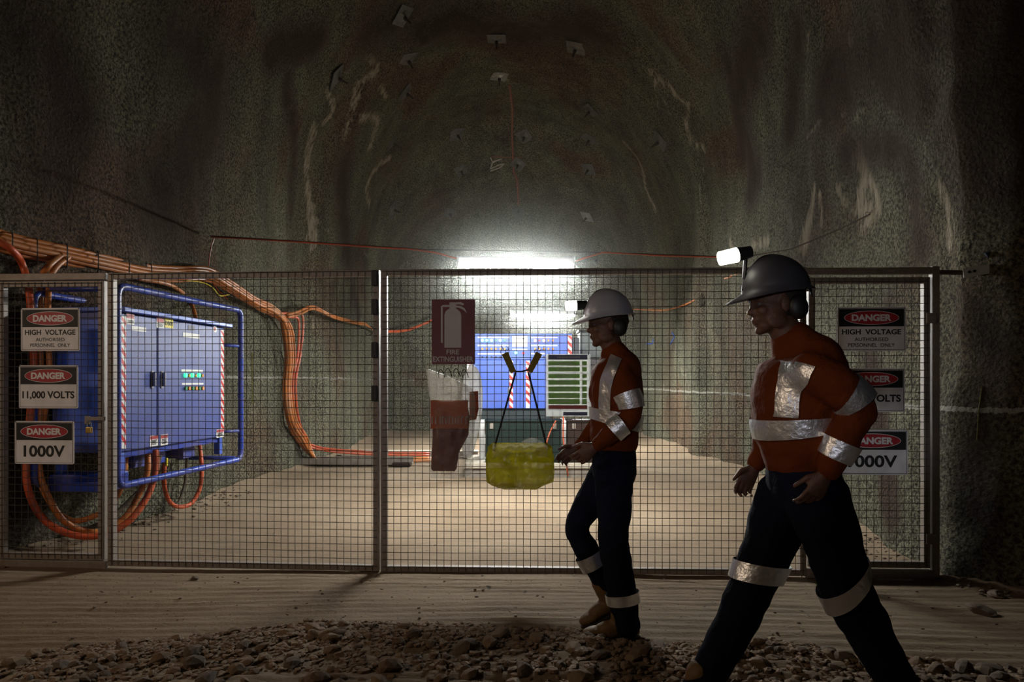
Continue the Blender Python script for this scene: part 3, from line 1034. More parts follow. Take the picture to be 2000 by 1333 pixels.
# fixed frame round the two narrow gates
a, b = fp(-60), fp(206)
fl = frame_root('gate_frame', (a[0], a[1], 0), (b[0], b[1], 0), 'fixed steel frame around the narrow left gate', 'frame')
L_ = (Vector(b) - Vector(a)).length
obj('post', B(0, 0.05, 0, 0.05, -0.02, 2.118, 0.003), M_STEEL, fl)
obj('head_rail', B(0.05, L_ - 0.001, 0.0, 0.05, 2.069, 2.118, 0.003), M_STEEL, fl)
obj('sill_rail', B(0.05, L_ - 0.001, 0.0, 0.05, -0.01, 0.046, 0.003), M_STEEL, fl)
a, b = fp(1576), fp(1836)
fr = frame_root('gate_frame', (a[0], a[1], 0), (b[0], b[1], 0), 'fixed steel frame around the narrow right gate', 'frame')
L_ = (Vector(b) - Vector(a)).length
obj('post', B(L_ - 0.05, L_, 0, 0.05, -0.03, 2.118, 0.003), M_STEEL, fr)
obj('head_rail', B(-0.02, L_ - 0.0505, 0.0, 0.05, 2.067, 2.112, 0.003), M_STEEL, fr)
obj('sill_rail', B(0.0, L_ - 0.0505, 0.0, 0.05, 0.0, 0.062, 0.003), M_STEEL, fr)
# strut from the fence to the right wall with its bolted bracket
bm = bmesh.new()
tube(bm, [P(1835, 532, 4.86), P(2050, 536, 4.62)], 0.016, 8)
obj('wall_strut', bm, M_WIREROPE, fr, world=True)
t = thing('wall_bracket', 'bright bolted bracket plate clamped on the strut right of the fence', 'bracket', P(1913, 529, 4.74))
t.rotation_euler = (0, R(-8), R(-20))
obj('plate', B(-0.10, 0.10, -0.026, -0.019, -0.032, 0.030, 0.002), mat('bright_zinc_plate', (0.75, 0.77, 0.75), 0.35, 0.6, 0.1, 30), t)
for x in (-0.065, -0.035, 0.07):
    bm = bmesh.new()
    disc(bm, (x, 0.0), 0.010, -0.034, -0.0265, 6)
    obj('bolt', bm, M_BLACK, t)
bm = bmesh.new()
tube(bm, spline([P(1925, 500, 4.72), P(1950, 492, 4.70), P(2040, 482, 4.6)], 4), 0.022, 8)
tag(obj('steel_pipe', bm, mat('dark_pipe', (0.03, 0.04, 0.07), 0.5, 0.4)), 'dark pipe stub on the wall above the bright bracket', 'pipe')

# padlock on the left gate
t = thing('padlock', 'brass padlock hanging from the hasp of the left gate', 'padlock', P(174, 832, 5.125))
obj('body', B(-0.022, 0.022, -0.012, 0.012, -0.055, -0.010, 0.006), M_BRASS, t)
bm = bmesh.new()
tube(bm, [(0.014 * math.cos(R(a)), 0, 0.018 + 0.014 * math.sin(R(a))) for a in range(0, 181, 20)][::-1] + [(0.014, 0, -0.012)], 0.004, 6)
tube(bm, [(-0.014, 0, 0.018), (-0.014, 0, -0.012)], 0.004, 6)
obj('shackle', bm, M_CHROME, t)


def sign_root(name, label, px0, px1, py0, py1, off=0.012, group=None):
    """sign hung flat on the camera side of the fence; returns root and local half sizes"""
    cx = (px0 + px1) / 2
    d = fd(cx) - off
    a, b = fp(px0 - 5), fp(px1 + 5)
    rz = math.atan2(b[1] - a[1], b[0] - a[0])
    p = P(cx, (py0 + py1) / 2, d)
    t = thing(name, label, 'sign', p, rz, group)
    return t, (px1 - px0) / F * d / 2, (py1 - py0) / F * d / 2


def danger_sign(label, r, lines, shade=None):
    t, w, h = sign_root('danger_sign', label, *r)
    bm = bmesh.new(); poly(bm, rrect(-w, w, -h, h, 0.012), 0, 0.003); obj('plate', bm, M_WHITE, t)
    # thin black keyline
    bm = bmesh.new()
    for x0, x1, z0, z1 in ((-w + .007, w - .007, h - .010, h - .007), (-w + .007, w - .007, -h + .007, -h + .010), (-w + .007, -w + .010, -h + .010, h - .010), (w - .010, w - .007, -h + .010, h - .010)):
        box(bm, x0, x1, -0.0008, -0.0001, z0, z1)
    obj('border_line', bm, M_BLACKP, t)
    zt = h - 0.013
    zb = h - 0.86 * h - 0.004
    obj('header_panel', B(-w + .013, w - .013, -0.0012, -0.0001, zb, zt), M_BLACKP, t)
    zc = (zt + zb) / 2
    eh = (zt - zb) / 2 * 0.80
    bm = bmesh.new(); disc(bm, (0, zc), w * 0.80, -0.0018, -0.0013, 40, eh); obj('oval_ring', bm, M_WHITE, t)
    bm = bmesh.new(); disc(bm, (0, zc), w * 0.785, -0.0024, -0.0019, 40, eh * 0.93); obj('oval', bm, M_RED, t)
    text('DANGER', M_WHITE, t, 0, zc, w * 1.16, eh * 0.98, -0.0028, bold=0.045)
    for s, zz, ww, hh, bo in lines:
        text(s, M_BLACKP, t, 0, -h + 2 * h * zz, w * 2 * ww, h * 2 * hh, -0.0006, bold=bo)
    for s in (-1, 1):
        bm = bmesh.new()
        tube(bm, [(s * (w - 0.008), -0.004, h - 0.010), (s * (w - 0.006), 0.0, h + 0.004), (s * (w - 0.004), 0.010, h + 0.004)], 0.0016, 5)
        obj('wire_tie', bm, M_WIRE, t)
    return t


HV = [('HIGH  VOLTAGE', 0.435, 0.86, 0.125, 0.028), ('AUTHORISED', 0.265, 0.49, 0.082, 0.012), ('PERSONNEL  ONLY', 0.135, 0.68, 0.082, 0.012)]
V11 = [('11,000 VOLTS', 0.30, 0.88, 0.20, 0.035)]
V1 = [('1000V', 0.30, 0.70, 0.27, 0.03)]
danger_sign('high voltage authorised personnel only sign, topmost of three on the left gate', (38, 158, 602, 686), HV)
danger_sign('11,000 volts danger sign, middle of three on the left gate', (34, 155, 714, 798), V11)
danger_sign('1000V danger sign, lowest of three on the left gate beside the padlock', (26, 147, 823, 907), V1)
danger_sign('high voltage authorised personnel only sign at the right end of the fence', (1636, 1768, 600, 686), HV)
danger_sign('11,000 volts danger sign half hidden by the nearer person\'s elbow', (1636, 1766, 720, 805), V11)
danger_sign('bright 1000V danger sign beside the nearer person\'s hand', (1637, 1772, 840, 928), V1)

# fire extinguisher sign
t, w, h = sign_root('fire_extinguisher_sign', 'red fire extinguisher sign with a white extinguisher pictogram on the centre of the fence', 843, 928, 585, 712)
bm = bmesh.new(); poly(bm, rrect(-w, w, -h, h, 0.004), 0, 0.003); obj('plate', bm, M_FIRERED, t)
X = lambda px: (px - 885.5) / F * 4.95
Z = lambda py: -(py - 648.5) / F * 4.95
bm = bmesh.new()
poly(bm, [(X(868), Z(679.5)), (X(868), Z(616)), (X(870), Z(609)), (X(875), Z(604.5)), (X(878), Z(603.5)), (X(878), Z(591)), (X(891), Z(591)), (X(891), Z(603.5)), (X(894), Z(605)), (X(899), Z(610)), (X(901), Z(616)), (X(901), Z(679.5))][::-1], -0.001, -0.0001)
poly(bm, [(X(878), Z(596)), (X(865), Z(596)), (X(861), Z(599)), (X(861), Z(670)), (X(864.5), Z(670)), (X(864.5), Z(600)), (X(878), Z(600))][::-1], -0.001, -0.0001)
poly(bm, [(X(889), Z(591)), (X(900), Z(590.5)), (X(907), Z(594)), (X(904), Z(597)), (X(898), Z(595)), (X(890), Z(595))][::-1], -0.001, -0.0001)
poly(bm, [(X(890), Z(597)), (X(901), Z(598.5)), (X(908), Z(603)), (X(912), Z(612)), (X(904), Z(605)), (X(896), Z(601.5)), (X(890), Z(601))][::-1], -0.001, -0.0001)
obj('pictogram', bm, M_SIGNGREY, t)
text('FIRE', M_SIGNGREY, t, X(884.5), Z(688), 25 / F * 4.95, 9.5 / F * 4.95, -0.001, bold=0.02)
text('EXTINGUISHER', M_SIGNGREY, t, X(885), Z(702), 79 / F * 4.95, 10.5 / F * 4.95, -0.001, bold=0.02)

# laminated chart
t = thing('laminated_chart', 'laminated contact chart with green rows hung on the fence beside the walking person', 'chart', P(1110, 753, 4.905), -0.037)
hw, hh = 43.5 / F * 4.905, 61 / F * 4.905
X = lambda px: (px - 1110) / F * 4.905
Z = lambda py: -(py - 753) / F * 4.905
bm = bmesh.new()
g = 10
vs = [[bm.verts.new((-hw + 2 * hw * i / g, 0.002 + 0.004 * math.sin(i * 0.9 + j * 0.35), -hh + 2 * hh * j / g)) for j in range(g + 1)] for i in range(g + 1)]
for i in range(g):
    for j in range(g):
        bm.faces.new((vs[i][j], vs[i + 1][j], vs[i + 1][j + 1], vs[i][j + 1]))
obj('sheet', bm, paper('chart_paper', (0.30, 0.31, 0.30)), t, smooth=True)
MG = paper('chart_green', (0.24, 0.36, 0.14))
bands = [(693.5, 703, 'chart_header', paper('chart_slate', (0.12, 0.13, 0.2))), (792, 799.5, 'chart_footer', paper('chart_red', (0.28, 0.09, 0.08)))]
for y0, y1, nm, m in bands:
    obj(nm, B(X(1071), X(1147), -0.0075, -0.0068, Z(y1), Z(y0)), m, t)
obj('chart_footer', B(X(1100), X(1147), -0.0075, -0.0068, Z(812), Z(805)), bands[0][3], t)
for y0, y1 in ((706, 714), (717.5, 726), (731, 739), (743, 752), (755.5, 765), (768, 778), (779.5, 790)):
    obj('chart_row', B(X(1071), X(1132), -0.0075, -0.0068, Z(y1), Z(y0)), MG, t)
    obj('chart_cell', B(X(1137), X(1146), -0.0075, -0.0068, Z(y1), Z(y0)), MG, t)
    bm = bmesh.new()
    random.seed(int(y0))
    x = 1088
    while x < 1116:
        l = random.uniform(1.5, 5)
        box(bm, X(x), X(x + l), -0.0082, -0.0077, Z((y0 + y1) / 2 + 1), Z((y0 + y1) / 2 - 1))
        x += l + 1
    obj('small_print', bm, M_SIGNGREY, t)
bm = bmesh.new()
x = 1088
while x < 1130:
    l = random.uniform(1.5, 5)
    box(bm, X(x), X(x + l), -0.0082, -0.0077, Z(699.5), Z(697))
    x += l + 1
obj('small_print', bm, M_SIGNGREY, t)
bm = bmesh.new()
vs = [[bm.verts.new((-hw + 2 * hw * i / 24, -0.011 - 0.004 * (n3((i, j, 0), 0.31) + 0.5 * n3((i, j, 4), 0.9)), -hh + 2 * hh * j / 34)) for j in range(35)] for i in range(25)]
for i in range(24):
    for j in range(34):
        bm.faces.new((vs[i][j], vs[i + 1][j], vs[i + 1][j + 1], vs[i][j + 1]))
obj('laminate_film', bm, M_LAMI, t, smooth=True)
for px in (1072, 1149):
    bm = bmesh.new(); tube(bm, [(X(px), -0.012, hh - 0.008), (X(px), 0, hh + 0.01), (X(px), 0.012, hh + 0.01)], 0.002, 5); obj('wire_tie', bm, M_WIRE, t)


# ------------------------------------------------------------ bags hung on the fence
def hung(name, outline, label, cat, d, thick, m, nx=26, nz=46, crumple=0.012, open_top=False):
    """pillow-like bag: outline = [(row, left col, right col)], top to bottom"""
    y0, y1 = outline[0][0], outline[-1][0]
    c = P((outline[0][1] + outline[0][2]) / 2, y0, d)
    t = thing(name, label, cat, c)
    bm = bmesh.new()
    Ls = [(o[0], o[1]) for o in outline]; Rs = [(o[0], o[2]) for o in outline]
    sides = []
    for s in (-1, 1):
        g = []
        for j in range(nz + 1):
            row = y0 + (y1 - y0) * j / nz
            l, r = lerp_table(Ls, row), lerp_table(Rs, row)
            gr = []
            for i in range(nx + 1):
                u = i / nx
                p = P(l + (r - l) * u, row, d)
                e = math.sin(PI * min(1, max(0, u))) ** 0.6
                v = j / nz
                ev = min(1, (1 - v) / 0.10) ** 0.6 * min(1, 0.35 + v / 0.25)
                p.y += s * thick * e * ev + crumple * (n3((p.x * 18, s * 3, p.z * 10)) + 0.6 * n3((p.x * 40, s * 5, p.z * 22))) * (0.3 + e)
                gr.append(bm.verts.new(p - c))
            g.append(gr)
        for j in range(nz):
            for i in range(nx):
                q = (g[j][i], g[j][i + 1], g[j + 1][i + 1], g[j + 1][i])
                bm.faces.new(q if s < 0 else q[::-1])
        sides.append(g)
    bmesh.ops.remove_doubles(bm, verts=bm.verts[:], dist=0.0005)
    o = obj('film', bm, m, t, smooth=True)
    return t, c


t, c = hung('plastic_sack', [(722, 832, 838), (730, 833, 862), (742, 836, 890), (758, 835, 922), (775, 839, 928), (790, 840, 929), (840, 840, 927), (880, 840, 922), (915, 838, 922), (928, 838, 921), (935, 842, 900)],
            'cloudy clear plastic sack of red and orange gear hanging below the fire sign', 'sack', 4.90, 0.055, M_BAG)
# crumpled rim and gathered neck
bm = bmesh.new()
for k in range(5):
    q = [P(840 + 14 * k + 3 * math.sin(i * 1.7 + k), 726 + i * 8 + 3 * k + 2 * math.sin(i + k), 4.85 - 0.01 * (k % 2)) - c for i in range(7)]
    for i in range(6):
        a, b = q[i], q[i + 1]
        w_ = Vector((0.026 + 0.008 * math.sin(i + k), -0.008 * (k % 2), 0.010 * math.cos(i * 2 + k)))
        bm.faces.new([bm.verts.new(v) for v in (a, a + w_, b + w_, b)])
bmesh.ops.remove_doubles(bm, verts=bm.verts[:], dist=0.004)
obj('folded_rim', bm, M_BAG, t, smooth=True)
bm = bmesh.new()
for k, (x, y_) in enumerate(((862, 724), (876, 722), (892, 722), (908, 724))):
    pts = [P(x - 4, y_ + 14, 4.85), P(x - 6, y_ + 4, 4.88), P(x - 1, y_ - 2, 4.90), P(x + 4, y_ + 5, 4.86), P(x + 7, y_ + 14, 4.85)]
    tube(bm, [p - c for p in spline(pts, 4)], 0.003, 5)
obj('wire_tie', bm, M_BLACK, t)


def bundle(name, label, cat, outline, d, thick, m):
    t, c = hung(name, outline, label, cat, d, thick, m, 14, 24, 0.006)
    ch = t.children[0]
    ch.name = 'cloth'
    return t, c


MRD = mat('dark_red_vinyl', (0.14, 0.018, 0.020), 0.45, 0, 0.2, 12, 0.3, 30)
MOR = mat('orange_vinyl', (0.42, 0.085, 0.015), 0.5, 0, 0.2, 12, 0.3, 30)
t2, c2 = bundle('folded_blanket', 'dark red folded bundle inside the clear sack', 'bundle', [(800, 850, 915), (815, 846, 917), (850, 845, 915), (885, 843, 896), (917, 842, 892), (921, 846, 888)], 4.905, 0.022, MRD)
bm = bmesh.new()
box(bm, *(lambda a, b: (a.x, b.x, 4.872, 4.879, b.z, a.z))(P(841, 782, 4.875), P(914, 838, 4.875)), 0.002)
tag(obj('orange_panel', bm, MOR), 'orange printed panel inside the upper part of the clear sack', 'panel')
bm = bmesh.new()
random.seed(5)
x = 843
while x < 910:
    l = random.uniform(2, 7)
    a, b = P(x, 814 + random.uniform(-2, 1), 4.868), P(x + 1.6, 829, 4.868)
    box(bm, a.x, b.x, 4.8695, 4.8715, b.z, a.z)
    if random.random() < 0.6:
        a, b = P(x, 814, 4.868), P(x + l * 0.7, 816, 4.868)
        box(bm, a.x, b.x, 4.8695, 4.8715, b.z, a.z)
    x += l + 2
o = obj('small_print', bm, M_SIGNGREY, bpy.data.objects['orange_panel'])
t3, c3 = hung('plastic_sack', [(712, 918, 924), (722, 912, 934), (740, 905, 940), (765, 902, 943), (800, 900, 942), (840, 900, 936), (880, 903, 926), (895, 905, 920)],
              'white plastic sack bulging out behind the clear one, left of the far blue cabinet', 'sack', 5.045, 0.03, M_BAGW)
bm = bmesh.new()
poly(bm, [(p.x - c3.x, p.z - c3.z) for p in (P(917, 766, 5.0), P(934, 764, 5.0), P(935, 800, 5.0), P(930, 820, 5.0), P(917, 822, 5.0))][::-1], -0.052, -0.049)
obj('orange_stripe', bm, MOR, t3)

# yellow sack on its two webbing straps
t4, c4 = hung('yellow_sack', [(866, 962, 1068), (872, 953, 1078), (895, 949, 1082), (925, 949, 1083), (942, 950, 1081), (950, 962, 1060), (957, 985, 1048)],
              'yellow translucent sack slung on black straps in front of the dark green box', 'sack', 4.85, 0.075, M_BAGY, 30, 24, 0.010)
bm = bmesh.new()
g = []
for j in range(8):
    gr = []
    for i in range(24):
        u = i / 23
        px = 962 + 108 * u
        py = 868 + 26 * j / 7 + 6 * math.sin(u * 7) * (1 - j / 7) - 7 * abs(math.sin(u * PI * 2)) * (1 - j / 7)
        p = P(px, py, 4.79 - 0.012 * math.sin(i * 1.3 + j)) - c4
        gr.append(bm.verts.new(p))
    g.append(gr)
for j in range(7):
    for i in range(23):
        bm.faces.new((g[j][i], g[j][i + 1], g[j + 1][i + 1], g[j + 1][i]))
obj('clear_flap', bm, M_BAG, t4, smooth=True)
for s, (hx, ex) in ((-1, (1007, 966)), (1, (1032, 1068))):
    bm = bmesh.new()
    tube(bm, [p - c4 for p in (P(hx, 728, 4.88), P((hx + ex) / 2, 800, 4.87), P(ex, 874, 4.85))], 0.0075, 6)
    obj('strap', bm, M_STRAP, t4)
bm = bmesh.new()
tube(bm, [p - c4 for p in (P(1007, 726, 4.88), P(1018, 726, 4.88), P(1031, 723, 4.88))], 0.006, 6)
obj('cross_strap', bm, M_STRAP, t4)
for (ax, ay), (bx, by) in (((986, 690), (1003, 728)), ((1053, 690), (1034, 727))):
    a, b = P(ax, ay, 4.885) - c4, P(bx, by, 4.88) - c4
    d_ = (b - a).normalized(); n_ = Vector((d_.z, 0, -d_.x)) * 0.0235
    bm = bmesh.new()
    q = [a + n_, a - n_, b - n_ * 0.85, b + n_ * 0.85]
    f = bm.faces.new([bm.verts.new(v) for v in q])
    r = bmesh.ops.extrude_face_region(bm, geom=[f])
    for v in r['geom']:
        if isinstance(v, bmesh.types.BMVert): v.co.y += 0.012
    bmesh.ops.recalc_face_normals(bm, faces=bm.faces)
    obj('webbing', bm, M_WEB, t4)
    bm = bmesh.new()
    s = 1 if ax < 1010 else -1
    for k in (-1, 1):
        base = Vector(((ax + k * 5 - 1000) / F * 4.885, 4.885, EYE - (ay - HOR) / F * 4.885))
        tube(bm, [p - c4 for p in spline([base + Vector((-0.012, 0.01, -0.004)), base + Vector((-0.012 * 1, 0.004, 0.02)), base + Vector((0.010, 0.004, 0.022)), base + Vector((0.004 - s * 0.012, 0.02, 0.05))], 4)], 0.0022, 5)
    obj('hook', bm, M_WIRE, t4)


# ------------------------------------------------------------ electrical cabinets
def stripes(bm_r, bm_w, x0, x1, z0, z1, y, pitch=0.07, slant=1.0, axis='x'):
    """hazard tape: white band with slanted red bars (front at y, or on the side face when axis='y')"""
    def V(u, v, e):
        return (u, y - e, v) if axis == 'x' else (y - e, u, v)
    w = x1 - x0
    bm_w.faces.new([bm_w.verts.new(V(u, v, 0.001)) for u, v in ((x0, z0), (x1, z0), (x1, z1), (x0, z1))])
    z = z0 - w
    while z < z1:
        q = [(x0, z + (w if slant > 0 else 0)), (x0, z + pitch / 2 + (w if slant > 0 else 0)), (x1, z + pitch / 2 + (0 if slant > 0 else w)), (x1, z + (0 if slant > 0 else w))]
        q = [(u, min(max(v, z0), z1)) for u, v in q]
        if len(set(q)) > 3:
            bm_r.faces.new([bm_r.verts.new(V(u, v, 0.002)) for u, v in q][::-1])
        z += pitch


def tape(parent, *a, **k):
    r, w = bmesh.new(), bmesh.new()
    stripes(r, w, *a, **k)
    obj('hazard_tape', w, M_TAPEW, parent)
    obj('hazard_stripes', r, M_TAPER, parent)


A1 = Vector((-3.035, 5.56)); B1 = Vector((-2.875, 7.17))
W1 = (B1 - A1).length
ang = math.atan2((B1 - A1).y, (B1 - A1).x)
c1 = thing('switch_cabinet', 'blue electrical distribution cabinet with tubular guard on the left wall', 'cabinet', (A1.x, A1.y, 0.78), ang)
H1 = 1.10


def on1(px, py):
    """pixel on the cabinet front -> local (x, z)"""
    k = (px - 1000) / F
    e = (B1 - A1)
    # A + s e = d (k, 1)
    s = (k * A1.y - A1.x) / (e.x - k * e.y)
    d = A1.y + s * e.y
    return s * W1, EYE - (py - HOR) / F * d - 0.78


def rect1(px0, px1, py0, py1):
    x0, za = on1(px0, py0); x1, zb = on1(px1, py1)
    xm, z0 = on1((px0 + px1) / 2, py1); _, z1 = on1((px0 + px1) / 2, py0)
    return x0, x1, z0, z1


obj('body', B(0, W1, 0.02, 0.57, 0, H1, 0.006), M_BLUE1, c1)
xs_, _ = on1(307, 700)
for x0, x1, hx in ((0.012, xs_ - 0.006, 297), (xs_ + 0.006, W1 - 0.012, 316)):
    d_ = obj('door', B(x0, x1, 0.0, 0.022, 0.012, H1 - 0.012, 0.006), M_BLUE1, c1)
    h0 = on1(hx, 742)
    obj('handle_plate', B(h0[0] - 0.018, h0[0] + 0.018, -0.008, 0.0, h0[1] - 0.075, h0[1] + 0.075, 0.004), M_CHROME, d_)
    obj('handle', B(h0[0] - 0.009, h0[0] + 0.009, -0.035, -0.008, h0[1] - 0.055, h0[1] + 0.06, 0.005), M_CHROME, d_)
obj('roof_lid', B(-0.03, W1 + 0.08, -0.05, 0.60, H1 + 0.001, H1 + 0.035, 0.006), M_BLUE, c1)
tape(c1, 0.0, 0.062, 0.03, H1 - 0.03, 0.0, pitch=0.085)
tape(c1, W1 - 0.075, W1 - 0.015, 0.03, H1 - 0.03, 0.0, pitch=0.085)
tape(c1, 0.035, 0.10, 0.03, H1 - 0.06, 0.0, pitch=0.085, axis='y')


def sticker(px0, px1, py0, py1, m, name='label', y=-0.0022):
    x0, x1, z0, z1 = rect1(px0, px1, py0, py1)
    return obj(name, B(x0, x1, y, y + 0.002, z0, z1), m, c1), ((x0 + x1) / 2, (z0 + z1) / 2, x1 - x0, z1 - z0)


for px0, px1, py0, py1, s in ((246, 262, 613, 634, '11000V'), (305, 320, 621, 641, '1000V')):
    _, (cx, cz, w, h) = sticker(px0, px1, py0, py1, M_LABEL, 'voltage_label')
    obj('label_header', B(cx - w / 2 + .004, cx + w / 2 - .004, -0.0032, -0.0023, cz + h * .05, cz + h / 2 - .004), M_RED, c1)
    text(s, M_BLACKP, c1, cx, cz - h * 0.24, w * 0.85, h * 0.32, -0.0030, bold=0.02)
_, (cx, cz, w, h) = sticker(321, 338, 623, 641, M_YEL, 'asset_label')
text('DB08', M_BLACKP, c1, cx, cz, w * 0.88, h * 0.5, -0.0030, bold=0.03)
for r in ((257, 285, 638.5, 647.5), (357, 389, 651.5, 660.5)):
    sticker(*r, M_LABEL, 'name_label')
sticker(367, 380, 636, 646, mat('dark_badge', (0.05, 0.05, 0.10), 0.5), 'badge')
x, z = on1(420, 643)
bm = bmesh.new(); disc(bm, (x, z), 0.035, -0.002, 0.0, 18); obj('round_label', bm, M_LABEL, c1)
bm = bmesh.new(); disc(bm, (x - .008, z), 0.018, -0.003, -0.0021, 18); obj('round_mark', bm, M_RED, c1)
sticker(354, 396, 722.5, 727.5, M_LABEL, 'lamp_label')
sticker(355, 397, 748.5, 752, M_LABEL, 'lamp_label')
for px in (361, 374, 387):
    x, z = on1(px, 733.5)
    bm = bmesh.new(); disc(bm, (x, z), 0.020, -0.016, 0.0, 14); obj('indicator_lamp', bm, M_GREENL, c1)
for px in (367.5, 380.5, 393.5):
    x, z = on1(px, 734)
    bm = bmesh.new(); disc(bm, (x, z), 0.014, -0.016, 0.0, 12); obj('push_button', bm, M_ORNG, c1)
for k, px in enumerate((361.5, 368, 375, 381.5, 388, 394.5)):
    x, z = on1(px, 759)
    bm = bmesh.new(); disc(bm, (x, z), 0.017, -0.016, 0.0, 12); obj('push_button', bm, (M_GREENO, M_ORNG)[k % 2], c1)
for r in ((292, 308, 851, 872), (313, 327, 849, 870), (422, 436, 839, 855)):
    _, (cx, cz, w, h) = sticker(*r, M_LABEL, 'voltage_label', -0.0045)
    obj('label_header', B(cx - w / 2 + .004, cx + w / 2 - .004, -0.0055, -0.0046, cz + h * .15, cz + h / 2 - .004), M_RED, c1)
    for q in range(4):
        zz = cz + h * (0.05 - 0.12 * q)
        obj('small_print', B(cx - w * .36, cx + w * (.36 - .1 * (q % 2)), -0.0055, -0.0046, zz - .004, zz + .004), M_BLACKP, c1)
# side panels, feet, guard pipes
obj('side_panel', B(-0.012, 0.0, 0.14, 0.52, 0.06, H1 - 0.06, 0.004), M_BLUE, c1)
for x in (0.02, W1 - 0.08):
    obj('foot', B(x, x + 0.055, 0.01, 0.07, -0.165, 0.0, 0.004), M_BLUE, c1)
    obj('foot', B(x, x + 0.055, 0.50, 0.56, -0.165, 0.0, 0.004), M_BLUE, c1)
obj('base_channel', B(0.0, W1, 0.03, 0.08, -0.045, -0.001, 0.004), M_BLUEPIPE, c1)
for x0, x1 in ((0.34, 0.50), (0.62, 0.80), (1.08, 1.28)):
    obj('cable_box', B(x0, x1, 0.12, 0.30, -0.16, -0.046, 0.006), M_BLUEPIPE, c1)
for x in (0.30, 0.56, 0.86):
    bm = bmesh.new(); tube(bm, [(x, 0.15, -0.20), (x, 0.15, -0.13)], 0.012, 8); obj('cable_gland', bm, M_YEL, c1)
gr = 0.027


def guard(pts, name='guard_pipe', r=gr, closed=True):
    # rounded corners
    out = []
    n = len(pts)
    for i in range(n):
        p = Vector(pts[i])
        if not closed and i in (0, n - 1):
            out.append(p); continue
        a = (Vector(pts[i - 1]) - p); b = (Vector(pts[(i + 1) % n]) - p)
        ra = min(0.09, a.length * .45); a.normalize(); b.normalize()
        for k in range(7):
            s = k / 6
            out.append((p + a * ra) * (1 - s) ** 2 + p * 2 * s * (1 - s) + (p + b * ra) * s ** 2)
    bm = bmesh.new()
    tube(bm, out, r, 10, closed=closed)
    return obj(name, bm, M_BLUEPIPE, c1, smooth=True)


gx0, gx1, gz0, gz1 = -0.14, W1 + 0.20, -0.24, 1.285
guard([(gx0, -0.07, gz0), (gx1, -0.07, gz0), (gx1, -0.07, gz1), (gx0, -0.07, gz1)])
guard([(gx0 - 0.01, 0.60, gz0), (gx1 - 0.1, 0.60, gz0), (gx1 - 0.1, 0.60, gz1 - 0.05), (gx0 - 0.01, 0.60, gz1 - 0.05)])
for x, z in ((gx0 + 0.1, gz1 - 0.01), (gx0 + 0.1, gz0 + 0.01), (gx1 - 0.12, gz0 + 0.02)):
    guard([(x, -0.07, z), (x, 0.60, z)], 'guard_stay', 0.022, False)
for z in (0.05, 0.92):
    guard([(W1, 0.05, z), (gx1, -0.07, z)], 'guard_stay', 0.016, False)
guard([(gx0, -0.05, 0.3), (0.0, 0.05, 0.3)], 'guard_stay', 0.016, False)
# lower chassis seen left of the gate post
obj('chassis', B(-0.05, 0.25, 0.10, 0.56, -0.30, -0.166, 0.01), M_BLUEPIPE, c1)

# cabinet at the end of the drift
D2 = 10.4
x0_, x1_ = (912 - 1000) / F * D2, (1118 - 1000) / F * D2
zb_, zt_ = EYE - (800 - HOR) / F * D2, EYE - (652 - HOR) / F * D2
c2_ = thing('control_cabinet', 'far blue cabinet with rows of lamps behind the centre of the fence', 'cabinet', (x0_, D2, 0.21))
X = lambda px: (px - 1000) / F * D2 - x0_
Z = lambda py: EYE - (py - HOR) / F * D2 - 0.21
W2 = x1_ - x0_
obj('body', B(0, W2, 0.02, 0.60, Z(800), Z(652), 0.008), M_BLUE, c2_)
obj('control_panel', B(0.006, W2 - 0.006, 0.0, 0.021, Z(703), Z(653), 0.005), M_BLUE, c2_)
for a, b, hx in ((X(914), X(1016) - .004, 1002), (X(1016) + .004, X(1117), 1042)):
    dd = obj('door', B(a, b, 0.0, 0.021, Z(799), Z(704), 0.006), M_BLUE, c2_)
tape(c2_, X(995), X(1002), Z(798), Z(705), 0.0, pitch=0.11, slant=1)
tape(c2_, X(1027), X(1034.5), Z(798), Z(705), 0.0, pitch=0.11, slant=1)
tape(c2_, X(1109), X(1117), Z(702), Z(655), 0.0, pitch=0.11, slant=1)
tape(c2_, X(912), X(920), Z(722), Z(655), 0.0, pitch=0.11, slant=1)
for px, py0, py1 in ((993, 758, 769), (1036, 751, 768)):
    obj('handle', B(X(px) - .012, X(px + 2), -0.04, 0.0, Z(py1), Z(py0), 0.004), M_CHROME, c2_)
obj('hood', B(W2 + 0.001, W2 + 0.10, 0.03, 0.55, Z(695), Z(660), 0.01), mat('dark_vent_paint', (0.03, 0.03, 0.05), 0.5), c2_)
obj('plinth', B(X(914), X(1075), 0.05, 0.5, Z(820), Z(800) - 0.002, 0.005), mat('dark_plinth', (0.015, 0.025, 0.03), 0.6), c2_)
for px in (936, 1098):
    obj('leg', B(X(px), X(px + 10.5), 0.02, 0.10, 0.0, Z(820) - 0.001, 0.003), M_LABEL, c2_)
    obj('leg', B(X(px), X(px + 10.5), 0.40, 0.48, 0.0, Z(820) - 0.001, 0.003), M_LABEL, c2_)
for a, b, yy in ((933, 995, 659.3), (933, 995, 675.2), (933, 995, 691.8), (1036, 1089, 659.5), (1036, 1089, 675.2), (1000.5, 1030, 683), (1036, 1064, 691.2)):
    obj('label_strip', B(X(a), X(b), -0.002, 0.0, Z(yy + 1.3), Z(yy - 1.3)), M_LABEL, c2_)
obj('paper_notice', B(X(1000.5), X(1030), -0.003, 0.0, Z(678), Z(656)), M_LABEL, c2_)
text('JTM-IE', M_BLACKP, c2_, X(1015), Z(662.5), 0.17, 0.030, -0.0036)


def button(px, py, r, m, name):
    bm = bmesh.new(); disc(bm, (X(px), Z(py)), r, -0.02, 0.0, 12); obj(name, bm, m, c2_)


